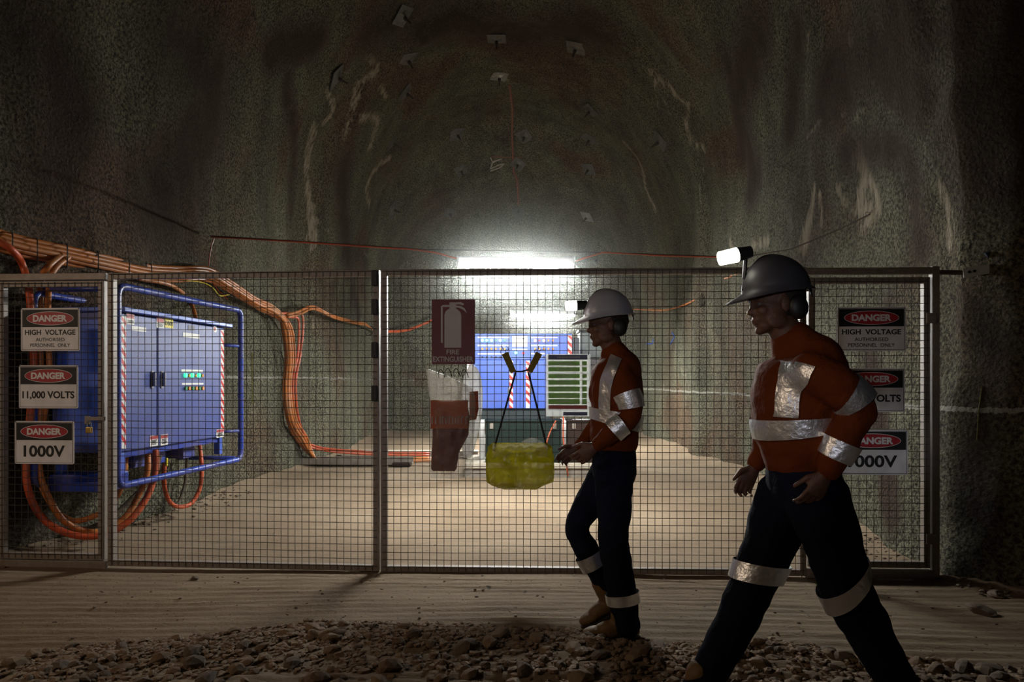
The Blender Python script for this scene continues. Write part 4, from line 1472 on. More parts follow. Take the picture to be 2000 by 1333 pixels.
for k, q in enumerate((155, 217, 280, 342, 402, 462)):
    px = 920 + q / 7.016
    lit = k in (0, 1, 2, 4)
    button(px, 665.4, 0.020 if lit else 0.014, M_GREENP if lit else M_GREENO, 'indicator_lamp')
    button(px, 681.7, 0.016, M_ORNG, 'push_button')
    button(px, 698.0, 0.013, M_BLACK, 'selector_knob')
for q, m, nm, r in ((878, M_PINKL, 'indicator_lamp', .02), (937, M_REDB, 'indicator_lamp', .014), (998, M_PINKL, 'indicator_lamp', .02), (1060, M_ORNG, 'push_button', .015), (1122, M_ORNG, 'push_button', .015)):
    button(920 + q / 7.016, 665.7, r, m, nm)
    button(920 + q / 7.016, 681.7, 0.016, M_ORNG, 'push_button')
for q in (878, 998):
    button(920 + q / 7.016, 698.0, 0.013, M_BLACK, 'selector_knob')
button(1007.7, 689.8, 0.02, M_GREENP, 'indicator_lamp')
button(1022.2, 690.3, 0.019, M_REDB, 'stop_button')

# concrete skid, boxes and small gear round it
t = thing('equipment_skid', 'low pale skid lying on the floor under the far cabinet and boxes', 'skid', (0, 9.9, 0))
obj('slab', B(-0.66, 1.62, 0, 1.15, 0.13, 0.208, 0.012), M_CONC, t)
bm = bmesh.new()
obj('runner', B(-0.66, 1.62, 0.03, 0.16, -0.01, 0.13, 0.01), M_TIMBER, t)
obj('runner', B(-0.66, 1.62, 0.95, 1.08, -0.01, 0.13, 0.01), M_TIMBER, t)


def enclosure(label, px0, px1, py0, py1, d, m, name='equipment_box'):
    a, b = P(px0, py0, d), P(px1, py1, d)
    w, h = b.x - a.x, a.z - b.z
    t = thing(name, label, 'box', (a.x, d, b.z))
    obj('body', B(0, w, 0.012, 0.32, 0, h, 0.01), m, t)
    obj('lid', B(-0.012, w + 0.012, -0.005, 0.335, h, h + 0.022, 0.005), m, t)
    obj('front_panel', B(0.03, w - 0.03, 0.0, 0.012, 0.03, h - 0.03, 0.005), m, t)
    for s in (0.06, w - 0.12):
        obj('latch', B(s, s + 0.05, -0.012, 0.0, h - 0.10, h - 0.02, 0.004), M_STEEL, t)
    return t


enclosure('dark green box on the skid behind the yellow sack', 948, 1097, 824, 904.5, 9.93, M_DKGREEN)
enclosure('dark brown box on the skid beside the walking person\'s arm', 1109, 1186, 824, 904.5, 9.93, M_DKBROWN)
bm = bmesh.new()
tube(bm, spline([P(1086, 822, 9.85), P(1074, 845, 9.85), P(1066, 870, 9.85), P(1058, 890, 9.85), P(1052, 904, 9.86)], 4), 0.010, 6)
tag(obj('thin_cable', bm, M_CABLE2), 'thin orange lead hanging over the right side of the dark green box', 'cable')
bm = bmesh.new()
tube(bm, spline([P(1101, 800, 9.88), P(1100, 850, 9.84), P(1103, 880, 9.84), P(1106, 905, 9.84), P(1109, 930, 9.86)], 4), 0.010, 6)
tag(obj('thin_cable', bm, M_CABLE2), 'thin orange lead dropping between the two dark boxes', 'cable')
t = thing('wall_cabinet', 'grey cabinet on the face right of the far blue cabinet', 'cabinet', P(1118, 700, 11.6))
obj('body', B(0.12, 0.62, 0, 0.4, 0.0, 0.42, 0.01), mat('grey_green_enamel', (0.18, 0.20, 0.18), 0.5), t)
obj('lid', B(0.10, 0.66, -0.03, 0.43, 0.42, 0.46, 0.01), M_BLACK, t)
obj('stand', B(0.3, 0.44, 0.1, 0.2, -(EYE - (700 - HOR) / F * 11.6) , -0.001, 0.004), M_STEEL, t)
bm = bmesh.new()
tube(bm, spline([cast(*q)[0] + Vector((0, -0.04, 0)) for q in ((965, 590), (962, 583), (957, 600), (952, 622), (947, 645), (944, 700), (944, 760), (944, 810))], 4), 0.025, 8)
tag(obj('bent_bar', bm, M_WIREROPE), 'bent dark steel bar leaning on the face above the fire sign\'s right side', 'bar')
t = thing('steel_channel', 'long dusty steel channel lying on the floor behind the left gate leaf', 'channel', P(565, 905, 11.2))
t.location.z = 0.03
obj('web', B(0.0, 1.9, 0, 0.30, 0.0, 0.02, 0.003), M_TIMBER, t)
obj('flange', B(0.0, 1.9, 0, 0.02, 0.02, 0.10, 0.003), M_TIMBER, t)
obj('flange', B(0.0, 1.9, 0.28, 0.30, 0.02, 0.10, 0.003), M_TIMBER, t)
t = thing('timber_plank', 'flat timber lying on the floor beyond the steel channel', 'plank', (-3.0, 12.6, 0.02))
obj('board', B(0.0, 2.4, 0, 0.25, 0.0, 0.09, 0.008), M_CONC, t)
t = thing('timber_plank', 'short dark timber end on the floor between the channel and the clear sack', 'plank', (P(770, 905, 11.3).x, 11.1, 0.015))
obj('board', B(0.0, 0.28, 0, 0.2, 0.0, 0.06, 0.008), M_DKBROWN, t)


# ------------------------------------------------------------ cables along the left wall
def wl(px, py, off=0.07):
    """pixel -> point a little off the left wall"""
    k = (px - 1000) / F
    lo, hi = 4.0, 25.0
    for _ in range(40):
        d = (lo + hi) / 2
        if k * d < lerp_table(T_LEFT, d) + off: hi = d
        else: lo = d
    # wall x is more negative than the ray until they meet
    return P(px, py, d)


def cable(name, label, pts, r, m, group=None, n=8):
    bm = bmesh.new()
    tube(bm, spline(pts, n), r, 10)
    o = obj(name, bm, m, smooth=True)
    return tag(o, label, 'cable', group)


main = [(-40, 452), (0, 470), (60, 486), (130, 500), (210, 517), (290, 533), (350, 536), (405, 536), (450, 560), (500, 592), (540, 612), (560, 640), (567, 700), (563, 760), (570, 820), (590, 858), (625, 882), (700, 884), (845, 884)]
offs = [(-14, -6, 0.08), (-7, -2, 0.12), (0, 2, 0.15), (5, 6, 0.12), (-2, -12, 0.07)]
labs = ['orange mains cable, uppermost of the bundle along the left wall', 'orange mains cable, second from the top of the wall bundle', 'orange mains cable, bulging nearest in the middle of the wall bundle',
        'orange mains cable, lowest of the bundle crossing the first cabinet', 'orange mains cable pressed against the wall at the back of the bundle']
for k, (dx, dy, off) in enumerate(offs):
    pts = []
    for i, (x, y_) in enumerate(main):
        v = 1 if i > 10 else 0          # vertical run: spread in x instead of y
        u = k - 2
        if i <= 8: px, py = x, y_ + u * (9 - 0.5 * i)
        elif v == 0: px, py = x + u * 1.5, y_ - u * -5.0
        else: px, py = x - u * 4.2, y_ + (u * 2.2 if i > 14 else 0)
        if i < 13: p = wl(px, py, off)
        elif i == 13: p = wl(px, py, off * 0.8)
        else:
            # run down to and along the floor
            p = wl(px, py, off + 0.02) if i < 16 else None
            if p is None:
                d = 11.6 + 0.09 * u + (0.35 if i > 17 else 0)
                p = P(x, py, d); p.z = max(0.035, p.z * 0 + 0.04)
        pts.append(p)
    cable('power_cable', labs[k], pts, 0.023 - 0.002 * (k % 2), M_CABLE, None)
# the pair turning off at the corner
cable('power_cable', 'red-orange cable bending down right of the main wall bundle, outer one', [wl(545, 612), wl(570, 613), wl(588, 614, .1), wl(592, 635, .12), wl(587, 690, .1), wl(578, 740, .08), wl(580, 800, .08), wl(592, 845, .10), wl(615, 872, .15), P(700, 882, 11.9), P(840, 886, 12.3)], 0.020, M_CABLE2)
cable('power_cable', 'red-orange cable bending down right of the main wall bundle, inner one', [wl(545, 618), wl(568, 620), wl(581, 622, .1), wl(584, 640, .12), wl(582, 690, .1), wl(573, 740, .08), wl(574, 800, .08), wl(586, 846, .10), wl(610, 875, .15), P(700, 887, 11.8), P(840, 890, 12.2)], 0.018, M_CABLE2)
cable('power_cable', 'dusty cable rising over a wall hook and running back towards the face, upper one', [wl(560, 616, .1), wl(585, 608, .1), wl(605, 599, .1), wl(620, 602, .1), wl(650, 617, .1), wl(690, 628, .1), wl(712, 632, .1), wl(722, 640, .1), wl(733, 648, .1)], 0.022, M_CABLE)
cable('power_cable', 'dusty cable rising over a wall hook and running back towards the face, lower one', [wl(562, 620, .12), wl(588, 613, .12), wl(608, 604, .12), wl(625, 608, .12), wl(655, 622, .12), wl(695, 632, .12), wl(718, 637, .12), wl(735, 650, .1)], 0.02, M_CABLE)
cable('power_cable', 'red cable sagging from the dark centre post towards the fire sign', [wl(733, 646, .15), P(760, 648, 16.5), P(795, 645, 17.5), P(830, 632, 18.4), P(860, 618, 18.7)], 0.035, M_CABLE2)
# branches dropping to the cabinet and the floor at the left end
cable('power_cable', 'thick orange cable dropping behind the left danger signs, leftmost', [wl(-10, 468, .2), wl(25, 490, .25), P(45, 520, 5.5), P(57, 570, 5.45), P(62, 640, 5.42), P(66, 720, 5.42), P(60, 800, 5.42), P(52, 900, 5.42), P(56, 960, 5.42), P(85, 1015, 5.45), P(140, 1045, 5.5), P(200, 1046, 5.6), P(250, 1020, 5.72), P(285, 975, 5.85), P(303, 925, 5.95), P(304, 880, 6.0)], 0.026, M_CABLE2)
cable('power_cable', 'thick orange cable dropping behind the left danger signs, middle', [wl(120, 498, .15), wl(95, 520, .2), P(82, 545, 5.6), P(78, 620, 5.5), P(80, 760, 5.5), P(76, 900, 5.5), P(90, 960, 5.5), P(125, 1018, 5.55), P(185, 1040, 5.7), P(240, 1015, 5.85), P(275, 960, 5.95), P(288, 920, 6.0), P(288, 880, 6.05)], 0.024, M_CABLE)
cable('power_cable', 'thick orange cable dropping behind the left danger signs, rightmost', [wl(135, 502, .15), wl(110, 522, .2), P(98, 550, 5.6), P(93, 620, 5.5), P(96, 760, 5.5), P(70, 900, 5.6), P(100, 985, 5.6), P(140, 1017, 5.62), P(185, 1008, 5.7), P(222, 980, 5.78), P(240, 940, 5.8), P(246, 890, 5.85)], 0.022, M_CABLE)
cable('power_cable', 'dark dusty cable coiled low beside the left gate post', [P(48, 920, 5.6), P(64, 980, 5.6), P(110, 1028, 5.65), P(165, 1034, 5.75), P(215, 1012, 5.9), P(262, 970, 6.1), P(300, 930, 6.2), P(312, 890, 6.25)], 0.02, M_CABLEG)
cable('power_cable', 'orange cable looping from under the cabinet down to the floor and back up', [P(322, 900, 6.5), P(320, 940, 6.5), P(328, 975, 6.6), P(345, 990, 6.8), P(372, 985, 7.0), P(390, 955, 7.1), P(394, 915, 7.15), P(390, 870, 7.2)], 0.02, M_CABLE2)
cable('power_cable', 'dark cable hanging under the far end of the blue cabinet', [P(365, 890, 7.1), P(362, 940, 7.1), P(352, 975, 7.0), P(340, 990, 6.9)], 0.015, M_CABLEG)
cable('power_cable', 'thin orange cable running over the top of the blue cabinet', [wl(270, 545, .2), wl(330, 556, .2), P(365, 580, 7.6), P(378, 605, 7.4), P(384, 635, 7.15)], 0.02, M_CABLE)
cable('earth_cable', 'green and yellow earth wire hanging at the bend of the cable bundle', [wl(360, 548, .16), wl(395, 552, .18), wl(415, 562, .2), wl(430, 578, .2), wl(448, 575, .15)], 0.006, M_YEL)
# cable on the right wall with its bundle of ties
def wr(px, py, off=0.06):
    k = (px - 1000) / F
    lo, hi = 4.0, 18.9
    for _ in range(40):
        d = (lo + hi) / 2
        if k * d > lerp_table(T_RIGHT, d) - off: hi = d
        else: lo = d
    return P(px, py, d)
cable('power_cable', 'thin orange cable climbing the right wall towards the nearer person\'s helmet', [P(1232, 604, 18.4), wr(1275, 606), wr(1300, 606), wr(1325, 600), wr(1350, 590), wr(1368, 578), wr(1376, 570), wr(1382, 560), wr(1400, 551), wr(1420, 543), wr(1440, 536), wr(1470, 528)], 0.016, M_CABLE, n=5)
t = thing('cable_tie_bundle', 'bundle of dark cable ties hanging from the cable on the right wall', 'cable ties', wr(1376, 570))
bm = bmesh.new()
random.seed(8)
c = t.location
for k in range(9):
    x = -0.08 + 0.02 * k
    l = random.uniform(0.25, 0.36)
    tube(bm, spline([(x * 0.3, 0, 0), (x, -0.03, -0.1), (x * 1.1 + random.uniform(-.02, .02), -0.04, -l), (x * 0.9, -0.02, -l * 0.8)], 3), 0.006, 5)
obj('ties', bm, M_WIREROPE, t)
# cable ties round the bundle
random.seed(12)
for k, (px, py, s, lab) in enumerate(((24, 478, 17, 'black cable tie round the bundle, nearest to the left edge of the photo'), (72, 490, 18, 'black cable tie on the bundle above the danger signs'), (130, 500, 18, 'black cable tie on the bundle where the drops branch off'),
                                      (190, 512, 16, 'black cable tie on the bundle above the left gate post'), (250, 524, 13, 'black cable tie on the bundle above the first cabinet\'s near edge'), (293, 531, 10, 'black cable tie on the bundle where it flattens'))):
    c = wl(px, py, 0.12)
    bm = bmesh.new()
    sc = c.y / F
    ring = []
    for q in range(14):
        a = 2 * PI * q / 14
        ring.append(c + Vector((math.cos(a) * 0.055, -math.cos(a) * 0.075 + 0.0, math.sin(a) * (s + 6) * sc)))
    tube(bm, ring, 0.005, 5, closed=True)
    tag(obj('cable_tie', bm, M_BLACK), lab, 'cable tie')
t = thing('cable_hook', 'small wall hook holding the cables beside the centre post', 'hook', wl(722, 645, .12))
bm = bmesh.new(); tube(bm, spline([(0, 0, .08), (.08, 0, .05), (.06, 0, -.08), (-.06, 0, -.12), (-.1, 0, -.02)], 4), 0.014, 6)
obj('hook_bar', bm, M_WIREROPE, t)


# ------------------------------------------------------------ loose rock along the road
def rock_mesh(seed, m, sub=2):
    random.seed(seed)
    bm = bmesh.new()
    bmesh.ops.create_icosphere(bm, subdivisions=sub, radius=1.0)
    off = Vector((seed * 3.7, seed * 1.3, seed * 2.1))
    cuts = [Vector((random.gauss(0, 1), random.gauss(0, 1), random.gauss(0, 1))).normalized() for _ in range(6)]
    dd = [random.uniform(0.55, 0.85) for _ in cuts]
    for v in bm.verts:
        for cn, cd in zip(cuts, dd):
            e = v.co.dot(cn) - cd
            if e > 0: v.co -= cn * e
        v.co *= 1 + 0.12 * noise.noise(v.co * 1.6 + off)
        v.co.z *= 0.62; v.co.y *= 0.8
    for f in bm.faces: f.smooth = False
    me = bpy.data.meshes.new('rock_shape')
    bm.to_mesh(me); bm.free()
    me.materials.append(m)
    return me


RM = [rock_mesh(20 + k, M_ROCK[k % 3]) for k in range(9)]
GL = 'loose brown rock in the gravel windrow along the bottom of the photo'
GG = 'loose rocks of the gravel windrow'
random.seed(77)
spots = []
tries = 0
while len(spots) < 292 and tries < 20000:
    tries += 1
    x = random.uniform(-2.9, 2.9)
    by = berm_y(x)
    y = random.uniform(2.95, by + 0.02)
    if abs(x) * F / y > 1080: continue
    s = random.choice((0.020, 0.024, 0.028, 0.034, 0.044, 0.052)) * random.uniform(0.8, 1.2) * (1.0 if y < 3.5 else 0.8)
    if any((x - a) ** 2 + (y - b) ** 2 < ((s + c) * 0.75) ** 2 for a, b, c in spots): continue
    spots.append((x, y, s))
for i, (x, y, s) in enumerate(spots):
    o = bpy.data.objects.new('loose_rock', RM[i % 9])
    COL.objects.link(o)
    o.location = (x, y, floor_z(x, y) + s * 0.28)
    o.scale = (s * random.uniform(0.9, 1.4), s, s * random.uniform(0.8, 1.2))
    o.rotation_euler = (random.uniform(-.3, .3), random.uniform(-.3, .3), random.uniform(0, 6.28))
    tag(o, GL, 'rock', GG)
# a few single stones one can point at
for px, py, s, lab in ((382, 1131, 0.028, 'single flat stone on the road below the left gate leaf'), (935, 1239, 0.035, 'dark stone standing at the edge of the gravel, below the yellow sack'), (1098, 1235, 0.03, 'dark stone at the gravel edge left of the walking person\'s boot'),
                       (1915, 1195, 0.07, 'black rock at the foot of the wall, lower right corner'), (1945, 1160, 0.05, 'black rock against the wall right of the fence post'), (1288, 1281, 0.05, 'flat stone on the gravel edge between the two people'), (985, 1262, 0.04, 'pale broken stone in the gravel, left of the walking person'),
                       (650, 1255, 0.06, 'broad flat slab at the gravel edge, left of centre'), (560, 1250, 0.04, 'flat stone at the gravel edge, left of the broad slab')):
    d = EYE * F / (py - HOR)
    p = P(px, py, d)
    o = bpy.data.objects.new('loose_rock', rock_mesh(int(px) % 50 + 60, M_ROCK[int(px) % 3], 3)); COL.objects.link(o)
    o.location = (p.x, p.y, floor_z(p.x, p.y) + s * 0.3); o.scale = (s * 1.3, s, s * 0.8)
    o.rotation_euler = (0, 0, random.uniform(0, 3))
    tag(o, lab, 'rock')


def scatter(name, n, region, sizes, label, m, seed):
    random.seed(seed)
    protos = []
    for k in range(5):
        bm = bmesh.new()
        bmesh.ops.create_icosphere(bm, subdivisions=1, radius=1.0)
        for v in bm.verts:
            v.co *= random.uniform(0.7, 1.15); v.co.z *= 0.65
        bm.verts.ensure_lookup_table()
        protos.append(([v.co.copy() for v in bm.verts], [[v.index for v in f.verts] for f in bm.faces]))
        bm.free()
    V, Fs = [], []
    for _ in range(n):
        x, y = region()
        s = random.choice(sizes) * random.uniform(0.7, 1.2)
        a = random.uniform(0, 6.28); ca, sa = math.cos(a), math.sin(a)
        z = floor_z(x, y) + s * 0.3
        vs_, fs_ = protos[random.randrange(5)]
        b0 = len(V)
        ex = random.uniform(0.9, 1.5)
        for v in vs_:
            V.append(((v.x * ex * ca - v.y * sa) * s + x, (v.x * ex * sa + v.y * ca) * s + y, v.z * s + z))
        Fs += [[b0 + i for i in f] for f in fs_]
    me = bpy.data.meshes.new(name)
    me.from_pydata(V, [], Fs)
    me.materials.append(m)
    o = bpy.data.objects.new(name, me); COL.objects.link(o)
    return tag(o, label, 'gravel', kind='stuff')


def reg_berm():
    x = random.uniform(-3.4, 3.4)
    by = berm_y(x)
    return x, by + 0.05 - (abs(random.gauss(0, 0.25)) if random.random() < 0.4 else random.random() * 0.75)


def reg_road():
    return random.uniform(-3.2, 3.1), random.uniform(3.4, 5.0)


def reg_toe():
    y = random.uniform(3.6, 7.5)
    if random.random() < 0.6:
        return lerp_table(T_RIGHT, y) - abs(random.gauss(0, 0.13)) - 0.02, y
    y += 1.2
    return lerp_table(T_LEFT, y) + abs(random.gauss(0, 0.14)) + 0.02, y


scatter('gravel', 9000, reg_berm, (0.006, 0.009, 0.012, 0.016, 0.02), 'small crushed gravel between the larger rocks along the bottom of the photo', M_ROCK[0], 5)
scatter('grit', 420, reg_road, (0.003, 0.004, 0.005, 0.009), 'scattered grit lying on the grooved road in front of the fence', M_ROCK[1], 6)
scatter('rubble', 500, reg_toe, (0.006, 0.01, 0.014, 0.02), 'fine rubble along the feet of the drift walls', M_ROCK[1], 7)


# ------------------------------------------------------------ people
def ring_frame(t):
    """u in the walking plane (x, z), w across it"""
    t = t.normalized()
    w = Vector((0, 1, 0))
    w = (w - t * w.dot(t))
    if w.length < 0.2:
        w = Vector((0, 0, 1)) - t * t.z
    w.normalize()
    u = w.cross(t).normalized()
    return u, w


def limb(bm, chain, seg=16, cap=True, grow=0.0):
    """chain of (point, in-plane radius, cross radius)"""
    n = len(chain)
    pts = [c[0] for c in chain]
    rings = []
    for i, (p, a, b) in enumerate(chain):
        t = pts[min(i + 1, n - 1)] - pts[max(i - 1, 0)]
        u, w = ring_frame(t)
        t.normalize()
        st = [(p, 1.0)]
        if cap and i == 0:
            m = min(a, b)
            st = [(p - t * m * 0.85, 0.35), (p - t * m * 0.55, 0.78)] + st
        if cap and i == n - 1:
            m = min(a, b)
            st = st + [(p + t * m * 0.55, 0.78), (p + t * m * 0.85, 0.35)]
        for q, s in st:
            rings.append([bm.verts.new(q + u * (a + grow) * s * math.cos(2 * PI * k / seg) + w * (b + grow) * s * math.sin(2 * PI * k / seg)) for k in range(seg)])
    for r0, r1 in zip(rings, rings[1:]):
        for k in range(seg):
            bm.faces.new((r0[k], r0[(k + 1) % seg], r1[(k + 1) % seg], r1[k]))
    if cap:
        bm.faces.new(rings[0][::-1]); bm.faces.new(rings[-1])


def fine(chain, n=6):
    """smooth interpolation of a chain"""
    P3 = spline([c[0] for c in chain], n)
    A = spline([Vector((c[1], c[2], 0)) for c in chain], n)
    return [(p, a.x, a.y) for p, a in zip(P3, A)]


def ellipsoid(bm, c, f, s, u, rf, rs, ru, sub=3):
    r = bmesh.ops.create_icosphere(bm, subdivisions=sub, radius=1.0)
    for v in r['verts']:
        v.co = c + f * v.co.x * rf + s * v.co.y * rs + u * v.co.z * ru


def remesh(name, bm, m, parent, voxel=0.008, smooth=4, wrinkle=0.0, wscale=9.0, cut=None):
    bmesh.ops.recalc_face_normals(bm, faces=bm.faces)
    me = bpy.data.meshes.new('tmp'); bm.to_mesh(me); bm.free()
    o = bpy.data.objects.new('tmp', me); COL.objects.link(o)
    md = o.modifiers.new('r', 'REMESH'); md.mode = 'VOXEL'; md.voxel_size = voxel
    if smooth:
        ms = o.modifiers.new('s', 'SMOOTH'); ms.iterations = smooth; ms.factor = 0.5
    me2 = bpy.data.meshes.new_from_object(o.evaluated_get(bpy.context.evaluated_depsgraph_get()))
    bpy.data.objects.remove(o)
    b2 = bmesh.new(); b2.from_mesh(me2); bpy.data.meshes.remove(me2)
    if wrinkle:
        b2.normal_update()
        for v in b2.verts:
            p = v.co
            e = noise.noise(Vector((p.x * wscale, p.y * wscale * 0.8, p.z * wscale * 1.6))) + 0.5 * noise.noise(Vector((p.x * wscale * 2.3 + 5, p.y * wscale * 2, p.z * wscale * 3)))
            v.co = p + v.normal * e * wrinkle
    if cut:
        for co, no in cut:
            bmesh.ops.bisect_plane(b2, geom=b2.verts[:] + b2.edges[:] + b2.faces[:], plane_co=co, plane_no=no, clear_outer=True)
    return obj(name, b2, m, parent, smooth=True, world=True)


def band(name, chain, t0, t1, m, parent, grow=0.010, tilt=0.0, seg=28, th=0.002):
    """reflective tape round a limb: between fractions t0..t1 of the chain"""
    ch = fine(chain, 10)
    L_ = [0.0]
    for a, b in zip(ch, ch[1:]): L_.append(L_[-1] + (b[0] - a[0]).length)
    T = L_[-1]

    def at(s):
        s *= T
        for i in range(len(ch) - 1):
            if s <= L_[i + 1] or i == len(ch) - 2:
                k = (s - L_[i]) / max(1e-6, L_[i + 1] - L_[i])
                return ch[i][0].lerp(ch[i + 1][0], k), ch[i][1] + (ch[i + 1][1] - ch[i][1]) * k, ch[i][2] + (ch[i + 1][2] - ch[i][2]) * k, (ch[i + 1][0] - ch[i][0]).normalized()
    bm = bmesh.new()
    outer = []
    for j in range(5):
        p, a, b, t = at(t0 + (t1 - t0) * j / 4)
        u, w = ring_frame(t)
        r = []
        for k in range(seg):
            an = 2 * PI * k / seg
            q = p + u * (a + grow) * math.cos(an) + w * (b + grow) * math.sin(an) + t * tilt * math.cos(an)
            q += (q - p).normalized() * 0.0035 * noise.noise(q * 22)
            r.append(bm.verts.new(q))
        outer.append(r)
    for r0, r1 in zip(outer, outer[1:]):
        for k in range(seg):
            bm.faces.new((r0[k], r0[(k + 1) % seg], r1[(k + 1) % seg], r1[k]))
    bmesh.ops.recalc_face_normals(bm, faces=bm.faces)
    return obj(name, bm, m, parent, smooth=True, world=True)


def hand(bm, w, d, n, side, s=1.0, curl=0.5):
    """palm and five fingers. w wrist, d direction of the hand, n back-of-hand normal, side: thumb side unit"""
    d = d.normalized(); n = (n - d * n.dot(d)).normalized(); side = (side - d * side.dot(d) - n * side.dot(n)).normalized()
    palm = []
    for k, (t, hw, ht) in enumerate(((0.0, 0.026, 0.021), (0.03, 0.033, 0.019), (0.06, 0.039, 0.016), (0.088, 0.040, 0.013))):
        palm.append((w + d * t * s, hw * s, ht * s))
    # palm as rings wide along side, thin along n
    seg = 14
    rings = []
    for p, hw, ht in palm:
        rings.append([bm.verts.new(p + side * hw * math.cos(2 * PI * k / seg) + n * ht * math.sin(2 * PI * k / seg)) for k in range(seg)])
    for r0, r1 in zip(rings, rings[1:]):
        for k in range(seg): bm.faces.new((r0[k], r0[(k + 1) % seg], r1[(k + 1) % seg], r1[k]))
    bm.faces.new(rings[0][::-1]); bm.faces.new(rings[-1])
    for i, (off, ln, r) in enumerate(((0.030, 0.072, 0.0088), (0.0105, 0.080, 0.0090), (-0.0105, 0.074, 0.0086), (-0.030, 0.058, 0.0078))):
        p = w + d * 0.082 * s + side * off * s
        dirn = (d + side * off * 2.0).normalized()
        ch = [(p - dirn * 0.02 * s, r * s, r * s)]
        a = 0.25 * curl
        for q, fr_ in enumerate((0.45, 0.30, 0.25)):
            a += curl * (0.55 if q else 0.35) + 0.06 * i
            dv = dirn * math.cos(a) - n * math.sin(a)
            p = p + dv * ln * fr_ * s
            ch.append((p, r * s * (0.95 - 0.12 * q), r * s * (0.95 - 0.12 * q)))
        limb(bm, ch, 10)
    p = w + d * 0.022 * s + side * 0.022 * s - n * 0.004
    dv = (d * 0.62 + side * 0.72 - n * 0.25).normalized()
    ch = [(p, 0.013 * s, 0.013 * s), (p + dv * 0.034 * s, 0.011 * s, 0.011 * s)]
    dv2 = (d * 0.9 + side * 0.30 - n * 0.35).normalized()
    ch.append((p + dv * 0.034 * s + dv2 * 0.030 * s, 0.0095 * s, 0.0095 * s))
    ch.append((p + dv * 0.034 * s + dv2 * 0.052 * s, 0.0078 * s, 0.0078 * s))
    limb(bm, ch, 10)


def head(bm, c, f, u, s=1.0):
    """c centre of the skull; f forward, u up"""
    f = f.normalized(); u = (u - f * u.dot(f)).normalized(); sd = u.cross(f).normalized()
    E = lambda x, y, z, a, b, g, k=2: ellipsoid(bm, c + (f * x + sd * y + u * z) * s, f, sd, u, a * s, b * s, g * s, k)
    E(-0.008, 0, 0.030, 0.098, 0.077, 0.090, 3)      # skull
    E(0.022, 0, -0.030, 0.070, 0.062, 0.080, 3)      # face
    E(0.050, 0, -0.082, 0.036, 0.042, 0.028)         # jaw
    E(0.070, 0, -0.098, 0.020, 0.022, 0.017)         # chin
    E(0.080, 0, 0.022, 0.016, 0.050, 0.012)          # brow
    for y in (-1, 1):
        E(0.062, y * 0.036, -0.026, 0.024, 0.022, 0.022)   # cheek
        E(-0.005, y * 0.078, -0.012, 0.020, 0.009, 0.032)  # ear
        E(0.020, y * 0.052, -0.072, 0.040, 0.014, 0.026)   # jaw angle
    E(0.088, 0, -0.008, 0.012, 0.011, 0.026)         # nose bridge
    E(0.097, 0, -0.026, 0.016, 0.017, 0.014)         # nose tip
    E(0.088, 0, -0.056, 0.011, 0.026, 0.007)         # upper lip
    E(0.085, 0, -0.067, 0.011, 0.023, 0.007)         # lower lip
    return f, sd, u


def boot(parent, ankle, toe_dir, up, s=1.0):
    f = toe_dir.normalized(); u = (up - f * up.dot(f)).normalized(); sd = u.cross(f)
    bm = bmesh.new()
    g = lambda x, z: ankle + (f * x + u * z) * s
    limb(bm, [(g(0.0, 0.10), 0.062 * s, 0.055 * s), (g(0.0, 0.02), 0.060 * s, 0.050 * s), (g(-0.015, -0.04), 0.058 * s, 0.046 * s)])
    ellipsoid(bm, g(-0.02, -0.045), f, sd, u, 0.068 * s, 0.046 * s, 0.042 * s)
    ellipsoid(bm, g(0.06, -0.035), f, sd, u, 0.085 * s, 0.046 * s, 0.045 * s)
    ellipsoid(bm, g(0.135, -0.050), f, sd, u, 0.072 * s, 0.051 * s, 0.033 * s)
    b = remesh('boot', bm, M_BOOT, parent, 0.007, 3, 0.0015, 20)
    bm = bmesh.new()
    out = []
    for k in range(28):
        a = 2 * PI * k / 28
        x = 0.060 + 0.148 * math.cos(a)
        wd = 0.050 if x > 0.06 else 0.040
        out.append((x, wd * (abs(math.sin(a)) ** 0.75) * (1 if math.sin(a) > 0 else -1)))
    lo = [bm.verts.new(ankle + (f * x + sd * y_ + u * -0.098) * s) for x, y_ in out]
    hi = [bm.verts.new(ankle + (f * x + sd * y_ + u * -0.070) * s) for x, y_ in out]
    bm.faces.new(lo); bm.faces.new(hi[::-1])
    for k in range(28): bm.faces.new((lo[k], hi[k], hi[(k + 1) % 28], lo[(k + 1) % 28]))
    bmesh.ops.recalc_face_normals(bm, faces=bm.faces)
    o = obj('sole', bm, M_SOLE, None)
    o.parent = b
    M = b.parent.matrix_world if False else Matrix.LocRotScale(parent.location, parent.rotation_euler, None)
    o.matrix_parent_inverse = (M @ b.matrix_parent_inverse).inverted()
    return b


def worldchild(name, bm, m, par, root, smooth=True):
    """a sub-part: child of a part whose own shape is given in world space"""
    o = obj(name, bm, m, None, smooth=smooth)
    o.parent = par
    o.matrix_parent_inverse = (Matrix.LocRotScale(root.location, root.rotation_euler, None) @ par.matrix_parent_inverse).inverted()
    return o


